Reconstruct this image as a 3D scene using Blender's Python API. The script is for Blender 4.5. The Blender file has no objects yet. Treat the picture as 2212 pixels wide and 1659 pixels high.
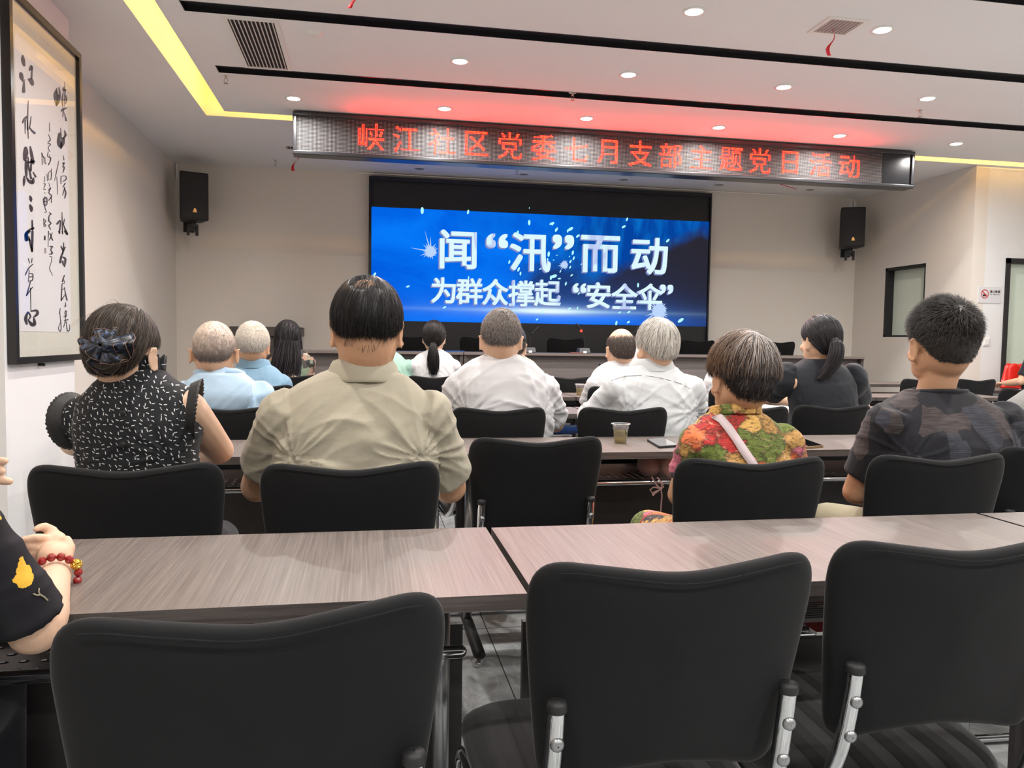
import bpy, bmesh, math, random
import numpy as np
from mathutils import Vector, Matrix, noise

# ------------------------------------------------------------------ camera
SC = bpy.context.scene
COL = SC.collection
IW, IH, FPX = 2212.0, 1659.0, 1692.70175
YAW, PITCH, ROLL, CAMH = 0.183954602, -0.0564918, 0.0147544832, 1.14
FW = Vector((math.sin(YAW) * math.cos(PITCH), math.cos(YAW) * math.cos(PITCH), math.sin(PITCH)))
_r = Vector((math.cos(YAW), -math.sin(YAW), 0.0))
_u = _r.cross(FW)
RT = _r * math.cos(ROLL) + _u * math.sin(ROLL)
UP = -_r * math.sin(ROLL) + _u * math.cos(ROLL)
cam_data = bpy.data.cameras.new('camera')
cam_data.sensor_fit = 'HORIZONTAL'
cam_data.sensor_width = 36.0
cam_data.lens = FPX / IW * 36.0
cam_data.clip_start = 0.05
cam = bpy.data.objects.new('camera', cam_data)
COL.objects.link(cam)
cam.matrix_world = Matrix(((RT.x, UP.x, -FW.x, 0), (RT.y, UP.y, -FW.y, 0), (RT.z, UP.z, -FW.z, CAMH), (0, 0, 0, 1)))
SC.camera = cam

# ------------------------------------------------------------------ view, world, exposure
SC.view_settings.view_transform = 'Standard'
SC.view_settings.look = 'None'
SC.view_settings.gamma = 1.0
SC.view_settings.use_curve_mapping = False
SC.view_settings.exposure = 0.0
wd = bpy.data.worlds.new('daylight_fill')  # fill light, enters through the added openings in the rear wall
SC.world = wd
wd.use_nodes = True
wd.node_tree.nodes['Background'].inputs[0].default_value = (0.86, 0.93, 1.0, 1)
wd.node_tree.nodes['Background'].inputs[1].default_value = 0.45
LAMP_W = 17.0          # one ceiling downlight
COVE_W = 4.6           # per metre of warm cove strip

# ------------------------------------------------------------------ helpers
def ray(px, py):
    return FW + RT * ((px - IW / 2) / FPX) - UP * ((py - IH / 2) / FPX)

def at_y(px, py, Y):
    d = ray(px, py)
    return Vector((0, 0, CAMH)) + d * (Y / d.y)

def at_z(px, py, Z):
    d = ray(px, py)
    return Vector((0, 0, CAMH)) + d * ((Z - CAMH) / d.z)

def at_x(px, py, X):
    d = ray(px, py)
    return Vector((0, 0, CAMH)) + d * (X / d.x)

def depth_of(p):
    return (Vector(p) - Vector((0, 0, CAMH))).dot(FW)

def new_obj(name, me, parent=None, loc=(0, 0, 0)):
    o = bpy.data.objects.new(name, me)
    COL.objects.link(o)
    o.location = loc
    if parent is not None:
        o.parent = parent
    return o

def tag(o, label=None, cat=None, group=None, kind=None):
    if label: o['label'] = label
    if cat: o['category'] = cat
    if group: o['group'] = group
    if kind: o['kind'] = kind
    return o

def empty(name, loc, label, cat, group=None, rz=0.0):
    o = new_obj(name, None, None, loc)
    o.rotation_euler = (0, 0, rz)
    o.empty_display_size = 0.1
    return tag(o, label, cat, group)

class MB:
    """collects shells into one mesh"""
    def __init__(self):
        self.v, self.f, self.m = [], [], []
        self.mi = 0
    def add(self, vs, fs):
        n = len(self.v)
        self.v.extend([tuple(p) for p in vs])
        self.f.extend([tuple(i + n for i in f) for f in fs])
        self.m.extend([self.mi] * len(fs))
        return self
    def box(self, x0, x1, y0, y1, z0, z1):
        vs = [(x0, y0, z0), (x1, y0, z0), (x1, y1, z0), (x0, y1, z0), (x0, y0, z1), (x1, y0, z1), (x1, y1, z1), (x0, y1, z1)]
        return self.add(vs, [(3, 2, 1, 0), (4, 5, 6, 7), (0, 1, 5, 4), (1, 2, 6, 5), (2, 3, 7, 6), (3, 0, 4, 7)])
    def loft(self, rings, cap=True):
        n = len(rings[0])
        vs = [p for r in rings for p in r]
        fs = []
        for i in range(len(rings) - 1):
            for k in range(n):
                a, b = i * n + k, i * n + (k + 1) % n
                fs.append((a, b, b + n, a + n))
        if cap:
            fs.append(tuple(reversed(range(n))))
            o = (len(rings) - 1) * n
            fs.append(tuple(o + k for k in range(n)))
        return self.add(vs, fs)
    def tube(self, pts, rad, n=10, flat=None, ends=True):
        pts = [Vector(p) for p in pts]
        if not hasattr(rad, '__len__'): rad = [rad] * len(pts)
        if ends:
            d0 = (pts[0] - pts[1]).normalized(); d1 = (pts[-1] - pts[-2]).normalized()
            P, Rr = [], []
            for k in (0.98, 0.75, 0.4):
                P.append(pts[0] + d0 * rad[0] * k); Rr.append(rad[0] * math.sqrt(1 - k * k))
            P += pts; Rr += list(rad)
            for k in (0.4, 0.75, 0.98):
                P.append(pts[-1] + d1 * rad[-1] * k); Rr.append(rad[-1] * math.sqrt(1 - k * k))
            pts, rad = P, Rr
        rings = []
        up = None
        for i, p in enumerate(pts):
            t = (pts[min(i + 1, len(pts) - 1)] - pts[max(i - 1, 0)])
            t = t.normalized() if t.length > 1e-9 else Vector((0, 0, 1))
            if up is None:
                up = Vector((0, 0, 1)) if abs(t.z) < 0.9 else Vector((0, 1, 0))
            a = t.cross(up)
            if a.length < 1e-6: a = t.cross(Vector((1, 0.3, 0.2)))
            a.normalize()
            b = a.cross(t).normalized()
            up = b
            fx = flat or 1.0
            rings.append([p + a * (rad[i] * math.cos(2 * math.pi * k / n)) + b * (rad[i] * fx * math.sin(2 * math.pi * k / n)) for k in range(n)])
        return self.loft(rings)
    def cyl(self, p0, p1, r, n=16, r1=None):
        return self.tube([p0, p1], [r, r if r1 is None else r1], n, ends=False)
    def ell(self, c, r, rot=None, n=16, m=10):
        c = Vector(c)
        rings = []
        for i in range(1, m):
            th = math.pi * i / m
            rg = []
            for k in range(n):
                ph = 2 * math.pi * k / n
                q = Vector((r[0] * math.sin(th) * math.cos(ph), r[1] * math.sin(th) * math.sin(ph), -r[2] * math.cos(th)))
                if rot is not None: q = rot @ q
                rg.append(c + q)
            rings.append(rg)
        return self.loft(rings)
    def lathe(self, prof, c=(0, 0, 0), n=24, cap=False):
        c = Vector(c)
        rings = [[c + Vector((r * math.cos(2 * math.pi * k / n), r * math.sin(2 * math.pi * k / n), z)) for k in range(n)] for r, z in prof]
        return self.loft(rings, cap)
    def mesh(self, name, origin=(0, 0, 0), smooth=False, mats=()):
        me = bpy.data.meshes.new(name)
        ox, oy, oz = origin
        me.from_pydata([(x - ox, y - oy, z - oz) for x, y, z in self.v], [], self.f)
        for mt in mats: me.materials.append(mt)
        if smooth: me.polygons.foreach_set('use_smooth', [True] * len(me.polygons))
        if any(self.m): me.polygons.foreach_set('material_index', self.m)
        me.update()
        return me
    def build(self, name, mats, parent=None, origin=(0, 0, 0), smooth=False, bevel=0.0, seg=2, subsurf=0, loc=None):
        if not isinstance(mats, (list, tuple)): mats = [mats]
        if parent is None and loc is None: loc = origin
        me = self.mesh(name, origin, smooth, mats)
        o = new_obj(name, me, parent, loc or (0, 0, 0))
        if bevel:
            b = o.modifiers.new('bevel', 'BEVEL'); b.width = bevel; b.segments = seg; b.limit_method = 'ANGLE'
            if smooth is False:
                me.polygons.foreach_set('use_smooth', [True] * len(me.polygons))
                w = o.modifiers.new('wn', 'WEIGHTED_NORMAL'); w.keep_sharp = True
        if subsurf:
            s = o.modifiers.new('sub', 'SUBSURF'); s.levels = subsurf; s.render_levels = subsurf
        return o

def copy_tree(o, parent=None):
    c = o.copy()
    COL.objects.link(c)
    c.parent = parent
    for ch in [k for k in bpy.data.objects if k.parent == o]:
        copy_tree(ch, c)
    return c

def baked(o):
    """evaluate modifiers into a plain mesh"""
    dg = bpy.context.evaluated_depsgraph_get()
    me = bpy.data.meshes.new_from_object(o.evaluated_get(dg))
    return me

# ------------------------------------------------------------------ materials
def srgb(r, g, b):
    f = lambda c: (c / 255 / 12.92) if c <= 10.3 else ((c / 255 + 0.055) / 1.055) ** 2.4
    return (f(r), f(g), f(b), 1.0)

class NT:
    def __init__(self, name):
        self.mat = bpy.data.materials.new(name)
        self.mat.use_nodes = True
        self.t = self.mat.node_tree
        self.p = self.t.nodes['Principled BSDF']
        self.out = self.t.nodes['Material Output']
        self._co = None
    def n(self, typ, **kw):
        nd = self.t.nodes.new(typ)
        for k, v in kw.items():
            if k.startswith('i_'):
                key = k[2:]
                key = int(key) if key.isdigit() else key.replace('_', ' ')
                s = nd.inputs[key]
                if hasattr(v, 'is_linked') or isinstance(v, bpy.types.NodeSocket): self.t.links.new(v, s)
                else: s.default_value = v
            else: setattr(nd, k, v)
        return nd
    def l(self, a, b): self.t.links.new(a, b)
    def co(self):
        if self._co is None: self._co = self.n('ShaderNodeTexCoord').outputs['Object']
        return self._co
    def mapping(self, scale=(1, 1, 1), loc=(0, 0, 0), rot=(0, 0, 0), src=None):
        return self.n('ShaderNodeMapping', i_Vector=src or self.co(), i_Scale=scale, i_Location=loc, i_Rotation=rot).outputs[0]
    def noise(self, scale=5, detail=4, rough=0.5, vec=None, dist=0.0):
        return self.n('ShaderNodeTexNoise', i_Vector=vec or self.co(), i_Scale=scale, i_Detail=detail, i_Roughness=rough, i_Distortion=dist).outputs
    def ramp(self, fac, stops, interp='LINEAR'):
        r = self.n('ShaderNodeValToRGB', i_Fac=fac)
        cr = r.color_ramp
        cr.interpolation = interp
        while len(cr.elements) < len(stops): cr.elements.new(0.5)
        for e, (p, c) in zip(cr.elements, stops):
            e.position = p; e.color = c if len(c) == 4 else (*c, 1)
        return r.outputs[0]
    def mix(self, fac, a, b, mode='MIX'):
        m = self.n('ShaderNodeMix', data_type='RGBA', blend_type=mode)
        for s, v in ((m.inputs[0], fac), (m.inputs[6], a), (m.inputs[7], b)):
            if isinstance(v, bpy.types.NodeSocket): self.l(v, s)
            else: s.default_value = v
        return m.outputs[2]
    def math(self, op, a, b=0.0, c=0.0, clamp=False):
        m = self.n('ShaderNodeMath', operation=op, use_clamp=clamp)
        for s, v in zip(m.inputs, (a, b, c)):
            if isinstance(v, bpy.types.NodeSocket): self.l(v, s)
            else: s.default_value = v
        return m.outputs[0]
    def sep(self, v): return self.n('ShaderNodeSeparateXYZ', i_Vector=v).outputs
    def base(self, c):
        if isinstance(c, bpy.types.NodeSocket): self.l(c, self.p.inputs['Base Color'])
        else: self.p.inputs['Base Color'].default_value = c
        return self
    def set(self, **kw):
        names = dict(rough='Roughness', metal='Metallic', spec='Specular IOR Level', coat='Coat Weight', coatr='Coat Roughness', sheen='Sheen Weight', sheenr='Sheen Roughness', trans='Transmission Weight', ior='IOR', alpha='Alpha', emis='Emission Strength', sss='Subsurface Weight')
        for k, v in kw.items():
            s = self.p.inputs[names[k]]
            if isinstance(v, bpy.types.NodeSocket): self.l(v, s)
            else: s.default_value = v
        return self
    def bump(self, h, strength=0.3, dist=0.01):
        b = self.n('ShaderNodeBump', i_Height=h, i_Strength=strength, i_Distance=dist)
        self.l(b.outputs[0], self.p.inputs['Normal'])
        return self
    def emit(self, c, s=1.0):
        e = self.n('ShaderNodeEmission')
        if isinstance(c, bpy.types.NodeSocket): self.l(c, e.inputs[0])
        else: e.inputs[0].default_value = c
        e.inputs[1].default_value = s
        self.l(e.outputs[0], self.out.inputs[0])
        return self

def plain(name, c, rough=0.5, **kw):
    return NT(name).base(c).set(rough=rough, **kw).mat

def emitter(name, c, s):
    return NT(name).emit(c, s).mat

def wall_mat(name, c):
    m = NT(name)
    n1 = m.noise(1.3, 5, 0.6)[0]
    n2 = m.noise(220, 2, 0.6)[0]
    m.base(m.mix(m.math('MULTIPLY', n1, 0.35), c, (c[0] * 0.86, c[1] * 0.85, c[2] * 0.84, 1)))
    return m.set(rough=0.75).bump(n2, 0.05, 0.003).mat

M = {}
M['wall'] = wall_mat('wall_paint', srgb(226, 220, 212))
M['pillar'] = wall_mat('pillar_paint', srgb(230, 231, 232))
M['ceil'] = wall_mat('ceiling_paint', srgb(237, 236, 237))
M['black'] = plain('black_lacquer', srgb(30, 30, 34), 0.22)
M['blackmatte'] = plain('black_plastic', srgb(28, 28, 30), 0.55)
M['slotblack'] = plain('slot_black', srgb(26, 25, 28), 0.3)
M['white'] = plain('white_enamel', srgb(235, 233, 230), 0.4)
M['chrome'] = plain('chrome', (0.62, 0.63, 0.64, 1), 0.08, metal=1.0)
M['steel'] = plain('grey_steel', (0.33, 0.34, 0.35, 1), 0.33, metal=0.9)
M['darkmetal'] = plain('dark_metal', (0.045, 0.045, 0.05, 1), 0.38, metal=0.5)

def wood():
    m = NT('grey_oak_laminate')
    g1 = m.noise(1, 5, 0.6, m.mapping((260, 4, 260)), 0.1)[0]
    g2 = m.noise(1, 3, 0.5, m.mapping((70, 1.0, 70)), 0.1)[0]
    g = m.math('ADD', m.math('MULTIPLY', g1, 0.7), m.math('MULTIPLY', g2, 0.3))
    m.base(m.ramp(g, [(0.30, srgb(88, 79, 75)), (0.5, srgb(112, 102, 97)), (0.68, srgb(131, 121, 115))]))
    return m.set(rough=0.38, spec=0.5).bump(g1, 0.12, 0.002).mat
M['wood'] = wood()

def darkwood_edgeshade():
    m = NT('dark_oak_laminate_and_edge_shade')
    g1 = m.noise(1, 4, 0.6, m.mapping((5, 60, 150)), 0.2)[0]
    m.base(m.ramp(g1, [(0.35, srgb(58, 52, 51)), (0.65, srgb(86, 78, 75))]))
    return m.set(rough=0.45).mat
M['darkwood_edgeshade'] = darkwood_edgeshade()
M['panel'] = plain('charcoal_panel', srgb(50, 46, 46), 0.5)

def fabric_black():
    m = NT('black_stretch_fabric')
    n1 = m.noise(900, 2, 0.6)[0]
    n2 = m.noise(7, 3, 0.5)[0]
    m.base(m.mix(n2, srgb(19, 19, 21), srgb(28, 29, 30)))
    return m.set(rough=0.88, sheen=0.10, sheenr=0.4, spec=0.2).bump(n1, 0.25, 0.001).mat
M['fabric'] = fabric_black()

def floor_mat():
    m = NT('grey_marble_tile')
    v = m.noise(2.2, 9, 0.62, None, 1.4)[0]
    w = m.noise(5.0, 8, 0.6, m.mapping((1, 1, 1), (3, 1, 0)), 2.2)[0]
    vein = m.ramp(w, [(0.46, (0, 0, 0)), (0.5, (1, 1, 1)), (0.54, (0, 0, 0))])
    c = m.ramp(v, [(0.3, srgb(150, 153, 154)), (0.7, srgb(194, 197, 197))])
    c = m.mix(m.math("MULTIPLY", vein, 0.4), c, srgb(222, 224, 223))
    b = m.n('ShaderNodeTexBrick', i_Vector=m.mapping((1, 1, 1), (0.33, 0.2, 0)), i_Scale=1.0, offset=0.0)
    b.inputs['Mortar Size'].default_value = 0.0022
    b.inputs['Brick Width'].default_value = 0.8; b.inputs['Row Height'].default_value = 0.8
    c = m.mix(b.outputs['Fac'], c, srgb(70, 70, 72))
    return m.base(c).set(rough=0.16, spec=0.5).mat
M['floor'] = floor_mat()

def glass_mat(name, tint=(0.95, 0.97, 0.97, 1), rough=0.0, refl=0.08):
    m = NT(name)
    tr = m.n('ShaderNodeBsdfTransparent'); tr.inputs[0].default_value = tint
    gl = m.n('ShaderNodeBsdfGlossy'); gl.inputs['Roughness'].default_value = rough
    fr = m.n('ShaderNodeLayerWeight'); fr.inputs[0].default_value = 0.5
    mx = m.n('ShaderNodeMixShader')
    m.l(m.math('MULTIPLY_ADD', m.math('POWER', fr.outputs['Facing'], 5.0), 0.96 - refl, refl, True), mx.inputs[0]); m.l(tr.outputs[0], mx.inputs[1]); m.l(gl.outputs[0], mx.inputs[2])
    m.l(mx.outputs[0], m.out.inputs[0])
    return m.mat
M['glass'] = glass_mat('picture_glass', refl=0.04)
def frosted():
    m = NT('frosted_glass')
    n = m.noise(1.2, 2, 0.5)[0]
    m.base(m.mix(n, srgb(206, 222, 206), srgb(220, 230, 218)))  # pale opaque base stands in for light from behind the pane
    return m.set(rough=0.3, spec=0.3).mat
M['frost'] = frosted()
# ------------------------------------------------------------------ the room
ZC = 2.84
XL, XR, YF, YB = -1.875, 5.62, 8.36, -4.2
XR2, YS = 7.3, 6.54

def structure(name, mb, mats, **kw):
    return tag(mb.build(name, mats, **kw), kind='structure')

structure('floor', MB().box(XL - 0.2, XR2 + 0.2, YB - 0.2, YF + 0.2, -0.1, 0.0), M['floor'])
structure('stage_platform', MB().box(0.15, 5.1, 6.92, YF, 0.0, 0.28), M['darkwood_edgeshade'])
structure('wall_left', MB().box(XL - 0.2, XL, YB, YF, 0, 3.2), M['wall'])
structure('wall_front', MB().box(XL - 0.2, XR2, YF, YF + 0.2, 0, 3.2), M['wall'])
structure('pillar_left', MB().box(XL, -1.6, 3.88, 4.735, 0, ZC), M['pillar'])
wr = MB()
WY0, WY1, WZ0, WZ1 = 7.165, 7.80, 1.23, 1.985
wr.box(XR, XR + 0.14, YS, WY0, 0, 3.2); wr.box(XR, XR + 0.14, WY1, YF, 0, 3.2)
wr.box(XR, XR + 0.14, WY0, WY1, 0, WZ0); wr.box(XR, XR + 0.14, WY0, WY1, WZ1, 3.2)
structure('wall_right', wr, M['wall'])
DX0, DX1, DZ = 5.985, 6.95, 1.985
ws = MB()
ws.box(XR + 0.14, DX0, YS, YS + 0.14, 0, 3.2); ws.box(DX1, XR2, YS, YS + 0.14, 0, 3.2); ws.box(DX0, DX1, YS, YS + 0.14, DZ, 3.2)
structure('wall_step', ws, M['pillar'])
structure('wall_right_near', MB().box(XR2, XR2 + 0.15, YB, YS, 0, 3.2), M['wall'])
wb = MB()
wx = XL
for a, b in ((-1.2, 0.6), (1.2, 3.0), (3.6, 5.4)):  # openings in the unseen rear wall, added to let fill light in
    wb.box(wx, a, YB - 0.15, YB, 0, 3.2); wb.box(a, b, YB - 0.15, YB, 0, 0.8); wb.box(a, b, YB - 0.15, YB, 2.6, 3.2); wx = b
wb.box(wx, XR2, YB - 0.15, YB, 0, 3.2)
structure('wall_back', wb, M['wall'])

# ceiling: a dropped inner panel, a cove slot around it and black channel slots across it
CX0, CX1, CY0, CY1 = -1.227, -1.07, 6.36, 6.508
slots = [(1.46, 1.59), (2.42, 2.55), (3.345, 3.475), (4.335, 4.465), (5.31, 5.44)]
SX0 = -0.947
ce = MB()
T0, T1 = ZC, ZC + 0.05
y = YB
for a, b in slots:
    ce.box(CX1, XR2, y, a, T0, T1); ce.box(CX1, SX0, a, b, T0, T1); y = b
ce.box(CX1, XR2, y, CY0, T0, T1)
ce.box(XL - 0.2, CX0, YB, YF, T0, T1)
ce.box(CX0, XR2, CY1, YF, T0, T1)
ce.box(XL - 0.2, XR2 + 0.2, YB - 0.2, YF + 0.2, ZC + 0.26, ZC + 0.36)
ce.box(CX0 - 0.03, CX0, YB, CY1 + 0.03, T1, ZC + 0.26)
ce.box(CX0, XR2, CY1, CY1 + 0.03, T1, ZC + 0.26)
ce.box(-0.86, -0.83, YB, 6.12, T1, ZC + 0.26)
ce.box(-0.83, XR2, 6.09, 6.12, T1, ZC + 0.26)
structure('ceiling', ce, M['ceil'])
for i, (a, b) in enumerate(slots):
    t = MB()
    t.box(SX0, XR2, a, b, ZC + 0.028, ZC + 0.045)
    t.box(SX0, XR2, a, a + 0.004, ZC - 0.002, ZC + 0.028); t.box(SX0, XR2, b - 0.004, b, ZC - 0.002, ZC + 0.028)
    t.box(SX0, SX0 + 0.004, a, b, ZC - 0.002, ZC + 0.028)
    structure('trim_%d' % (i + 1), t, M['slotblack'])

# warm cove strips lying on the inner panel's hidden edge
M['warmled'] = emitter('warm_led', (1.0, 0.58, 0.12, 1), 2.0)
def cove(name, p0, p1, face, label):
    root = empty(name, ((p0[0] + p1[0]) / 2, (p0[1] + p1[1]) / 2, T1 + 0.012), label, 'light')
    m = MB().box(min(p0[0], p1[0]) - 0.006, max(p0[0], p1[0]) + 0.006, min(p0[1], p1[1]) - 0.006, max(p0[1], p1[1]) + 0.006, T1 + 0.006, T1 + 0.018)
    m.build('led_tape', M['warmled'], root, root.location)
    L = bpy.data.lights.new('cove_lamp', 'AREA')
    ln = max(abs(p1[0] - p0[0]), abs(p1[1] - p0[1]))
    L.shape = 'RECTANGLE'; L.size = ln; L.size_y = 0.03
    L.energy = COVE_W * ln; L.color = (1.0, 0.53, 0.085)
    lo = bpy.data.objects.new('cove_lamp', L); COL.objects.link(lo); lo.parent = root
    lo.location = (0, 0, 0.06)
    X = Vector(face[0]); Z = Vector(face[1]).normalized(); Y = Z.cross(X)
    lo.rotation_euler = Matrix((X, Y, Z)).transposed().to_euler()
cove('cove_light', (-0.93, 0.5), (-0.93, 6.25), ((0, 1, 0), (1, 0, -0.2)), 'warm yellow cove light glowing in the ceiling slot along the left wall')
cove('cove_light', (-0.9, 6.17), (7.0, 6.17), ((1, 0, 0), (0, -1, -0.2)), 'warm yellow cove light glowing in the ceiling slot behind the red letter sign')

# ------------------------------------------------------------------ downlights
M['lens'] = emitter('downlight_lens', (1.0, 0.97, 0.90, 1), 22.0)
M['lensoff'] = plain('unlit_lens', srgb(150, 146, 142), 0.5)
M['trimwhite'] = plain('white_trim', srgb(232, 230, 226), 0.45)
ring = MB().lathe([(0.046, -0.004), (0.058, -0.006), (0.062, -0.002), (0.062, 0.0), (0.044, 0.0)], n=28).mesh('trim_ring', smooth=True, mats=[M['trimwhite']])
lens = MB().lathe([(0.001, -0.0082), (0.025, -0.0075), (0.043, -0.0038), (0.046, -0.002)], n=28).mesh('lens', smooth=True, mats=[M['lens']])
lensoff = MB().lathe([(0.001, -0.0022), (0.046, -0.002)], n=28).mesh('lens', smooth=True, mats=[M['lensoff']])
ordn = ['first', 'second', 'third', 'fourth', 'fifth', 'sixth', 'seventh']
def downlight(x, y, label, group, lit=True, watts=None):
    r = empty('ceiling_downlight', (x, y, ZC), label, 'light', group)
    new_obj('trim_ring', ring, r); new_obj('lens', lens if lit else lensoff, r)
    if lit:
        L = bpy.data.lights.new('downlight_lamp', 'AREA')
        L.shape = 'DISK'; L.size = 0.07; L.energy = watts or LAMP_W; L.color = (1.0, 0.965, 0.925)
        L.spread = math.radians(165)
        lo = bpy.data.objects.new('downlight_lamp', L); COL.objects.link(lo); lo.parent = r; lo.location = (0, 0, -0.012)
rows = [(5.905, [-0.52, 0.56, 1.648, 2.732, 3.785, 4.866], 'row nearest the red sign'),
        (4.89, [0.556, 1.637, 2.714, 3.791, 4.87], 'row between the black slots'),
        (3.9, [-0.5, 0.573, 1.65, 2.731, 3.80, 4.88], 'row nearest the picture top')]
for y, xs, where in rows:
    for i, x in enumerate(xs):
        downlight(x, y, 'lit ceiling downlight, %s from the left in the %s' % (ordn[i], where), 'lit ceiling downlights')
for y in (2.0, 0.0, -2.2):  # unseen lamps, added to light the foreground
    for i, x in enumerate((-0.5, 1.1, 2.7, 4.3, 5.9)):
        downlight(x, y, 'unseen ceiling downlight added above the near and rear seats to light the foreground', 'added downlights out of view', True, LAMP_W * 1.25)
for i, x in enumerate((0.513, 1.578, 2.653, 3.726, 4.796)):
    downlight(x, 8.0, 'unlit round ceiling downlight above the big screen, %s from the left' % ordn[i], 'unlit ceiling downlights', False)

# ------------------------------------------------------------------ air vents, sprinklers, detectors, ribbons
M['ventdark'] = plain('vent_shadow', srgb(38, 35, 35), 0.8)
M['ventslat'] = plain('vent_slat', srgb(205, 196, 190), 0.5)
def vent(x0, x1, y0, y1, n, label):
    r = empty('air_vent', ((x0 + x1) / 2, (y0 + y1) / 2, ZC), label, 'vent', 'ceiling air vents')
    b = 0.022 if x1 - x0 > 0.15 else 0.01
    f = MB()
    f.box(x0, x1, y0, y0 + b, ZC - 0.008, ZC); f.box(x0, x1, y1 - b, y1, ZC - 0.008, ZC)
    f.box(x0, x0 + b, y0 + b, y1 - b, ZC - 0.008, ZC); f.box(x1 - b, x1, y0 + b, y1 - b, ZC - 0.008, ZC)
    f.build('frame', M['trimwhite'], r, r.location)
    MB().box(x0 + b, x1 - b, y0 + b, y1 - b, ZC - 0.0015, ZC).build('shade_backing', M['ventdark'], r, r.location)  # dark sheet standing in for the shade behind the slats
    w = (x1 - x0 - 2 * b) / n
    s = MB()
    for k in range(n):
        xx = x0 + b + (k + 0.5) * w
        q = w * 0.22
        s.loft([[(xx - q, yy, ZC - 0.002), (xx - q * 0.2, yy, ZC - 0.0085), (xx + q, yy, ZC - 0.0075), (xx + q * 0.3, yy, ZC - 0.0015)] for yy in (y0 + b, y1 - b)])
    s.build('slats', M['ventslat'], r, r.location)
vent(-0.765, -0.478, 4.49, 5.29, 11, 'long white ceiling air vent near the yellow cove corner')
vent(2.355, 2.585, 3.795, 4.012, 9, 'square ceiling air vent with a red ribbon, beside the top right downlight')
vent(-0.74, -0.50, 7.33, 7.49, 8, 'small ceiling air vent half hidden behind the left end of the red letter sign')
vent(0.02, 0.25, 3.6, 3.82, 9, 'square ceiling air vent just above the picture edge, trailing a red ribbon')

M['brass'] = plain('sprinkler_metal', (0.5, 0.47, 0.43, 1), 0.3, metal=1.0)
def sprinkler(x, y, label, z=ZC):
    r = empty('ceiling_sprinkler', (x, y, z), label, 'sprinkler', 'ceiling sprinklers')
    MB().lathe([(0.001, -0.004), (0.024, -0.004), (0.028, 0.0)], (x, y, z), 16).build('escutcheon', M['trimwhite'], r, r.location, True)
    m = MB().cyl((x, y, z - 0.022), (x, y, z), 0.008, 10)
    for s in (-1, 1):
        m.tube([(x + s * 0.007, y, z - 0.02), (x + s * 0.012, y, z - 0.035), (x + s * 0.002, y, z - 0.052)], 0.0022, 6)
    m.lathe([(0.001, -0.056), (0.016, -0.055), (0.016, -0.053), (0.001, -0.052)], (x, y, z), 12)
    m.build('head', M['brass'], r, r.location, True)
sprinkler(-0.912, 5.487, 'white ceiling sprinkler head below the left end of the second black slot')
sprinkler(1.40, 5.385, 'steel ceiling sprinkler head hanging from the second black slot above the sign', ZC + 0.02)
sprinkler(-0.872, 7.963, 'ceiling sprinkler head left of the small ribboned vent, near the far wall')
sprinkler(1.464, 7.764, 'ceiling sprinkler head above the middle of the big screen')
sprinkler(3.913, 5.119, 'tiny ceiling sprinkler head right of centre between the black slots')
def detector(x, y, label):
    r = empty('smoke_detector', (x, y, ZC), label, 'detector')
    MB().lathe([(0.001, -0.02), (0.03, -0.02), (0.045, -0.012), (0.05, 0.0)], (x, y, ZC), 24).build('body', M['trimwhite'], r, r.location, True)
detector(-0.297, 4.62, 'flat white ceiling detector right of the long vent')

M['ribbon'] = plain('red_ribbon', srgb(214, 38, 52), 0.6)
def ribbon(a, b, w, label, sway=0.02):
    a, b = Vector(a), Vector(b)
    m = MB(); vs = []; N = 14
    side = Vector((0.8, 0.6, 0)).normalized()
    for k in range(N + 1):
        t = k / N
        p = a.lerp(b, t) + Vector((sway * math.sin(t * 6.0), 0.6 * sway * math.sin(t * 4 + 1), 0))
        s = Matrix.Rotation(t * 2.2, 3, 'Z') @ side
        n = Vector((-s.y, s.x, 0)) * 0.0006
        vs.append([p - s * w / 2 - n, p + s * w / 2 - n, p + s * w / 2 + n, p - s * w / 2 + n])
    m.loft(vs)
    o = m.build('red_ribbon', M['ribbon'], None, a, True)
    return tag(o, label, 'ribbon', 'red ribbons on the air vents')
ribbon((2.455, 3.925, ZC - 0.008), at_y(1791, 122, 3.87), 0.02, 'red ribbon fluttering below the square vent at the top right')
ribbon((0.10, 3.75, ZC - 0.008), at_y(758, 20, 3.85), 0.022, 'red ribbon cut by the top edge of the picture')
ribbon((-0.60, 7.40, ZC - 0.008), at_y(635, 370, 7.35), 0.03, 'red ribbon hanging below the left end of the letter sign')
ribbon((3.68, 7.35, ZC - 0.002), at_y(1721, 409, 7.3), 0.018, 'thin red ribbon hanging below the letter sign, above the right speaker')

# ------------------------------------------------------------------ writing
_gl = {}
def glyph(ch):
    """flat triangles of a character, centred on its ink, one em high"""
    if ch in _gl: return _gl[ch]
    c = bpy.data.curves.new('glyph', 'FONT'); c.body = ch; c.size = 1.0; c.resolution_u = 4
    o = bpy.data.objects.new('glyph', c); COL.objects.link(o)
    me = baked(o)
    me.calc_loop_triangles()
    v = np.array([tuple(q.co)[:2] for q in me.vertices]) if len(me.vertices) else np.zeros((0, 2))
    t = np.array([tuple(q.vertices) for q in me.loop_triangles]) if len(me.loop_triangles) else np.zeros((0, 3), int)
    bpy.data.objects.remove(o); bpy.data.curves.remove(c); bpy.data.meshes.remove(me)
    if len(v):
        v = v - (v.min(0) + v.max(0)) / 2
    _gl[ch] = (v, t)
    return _gl[ch]

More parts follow.
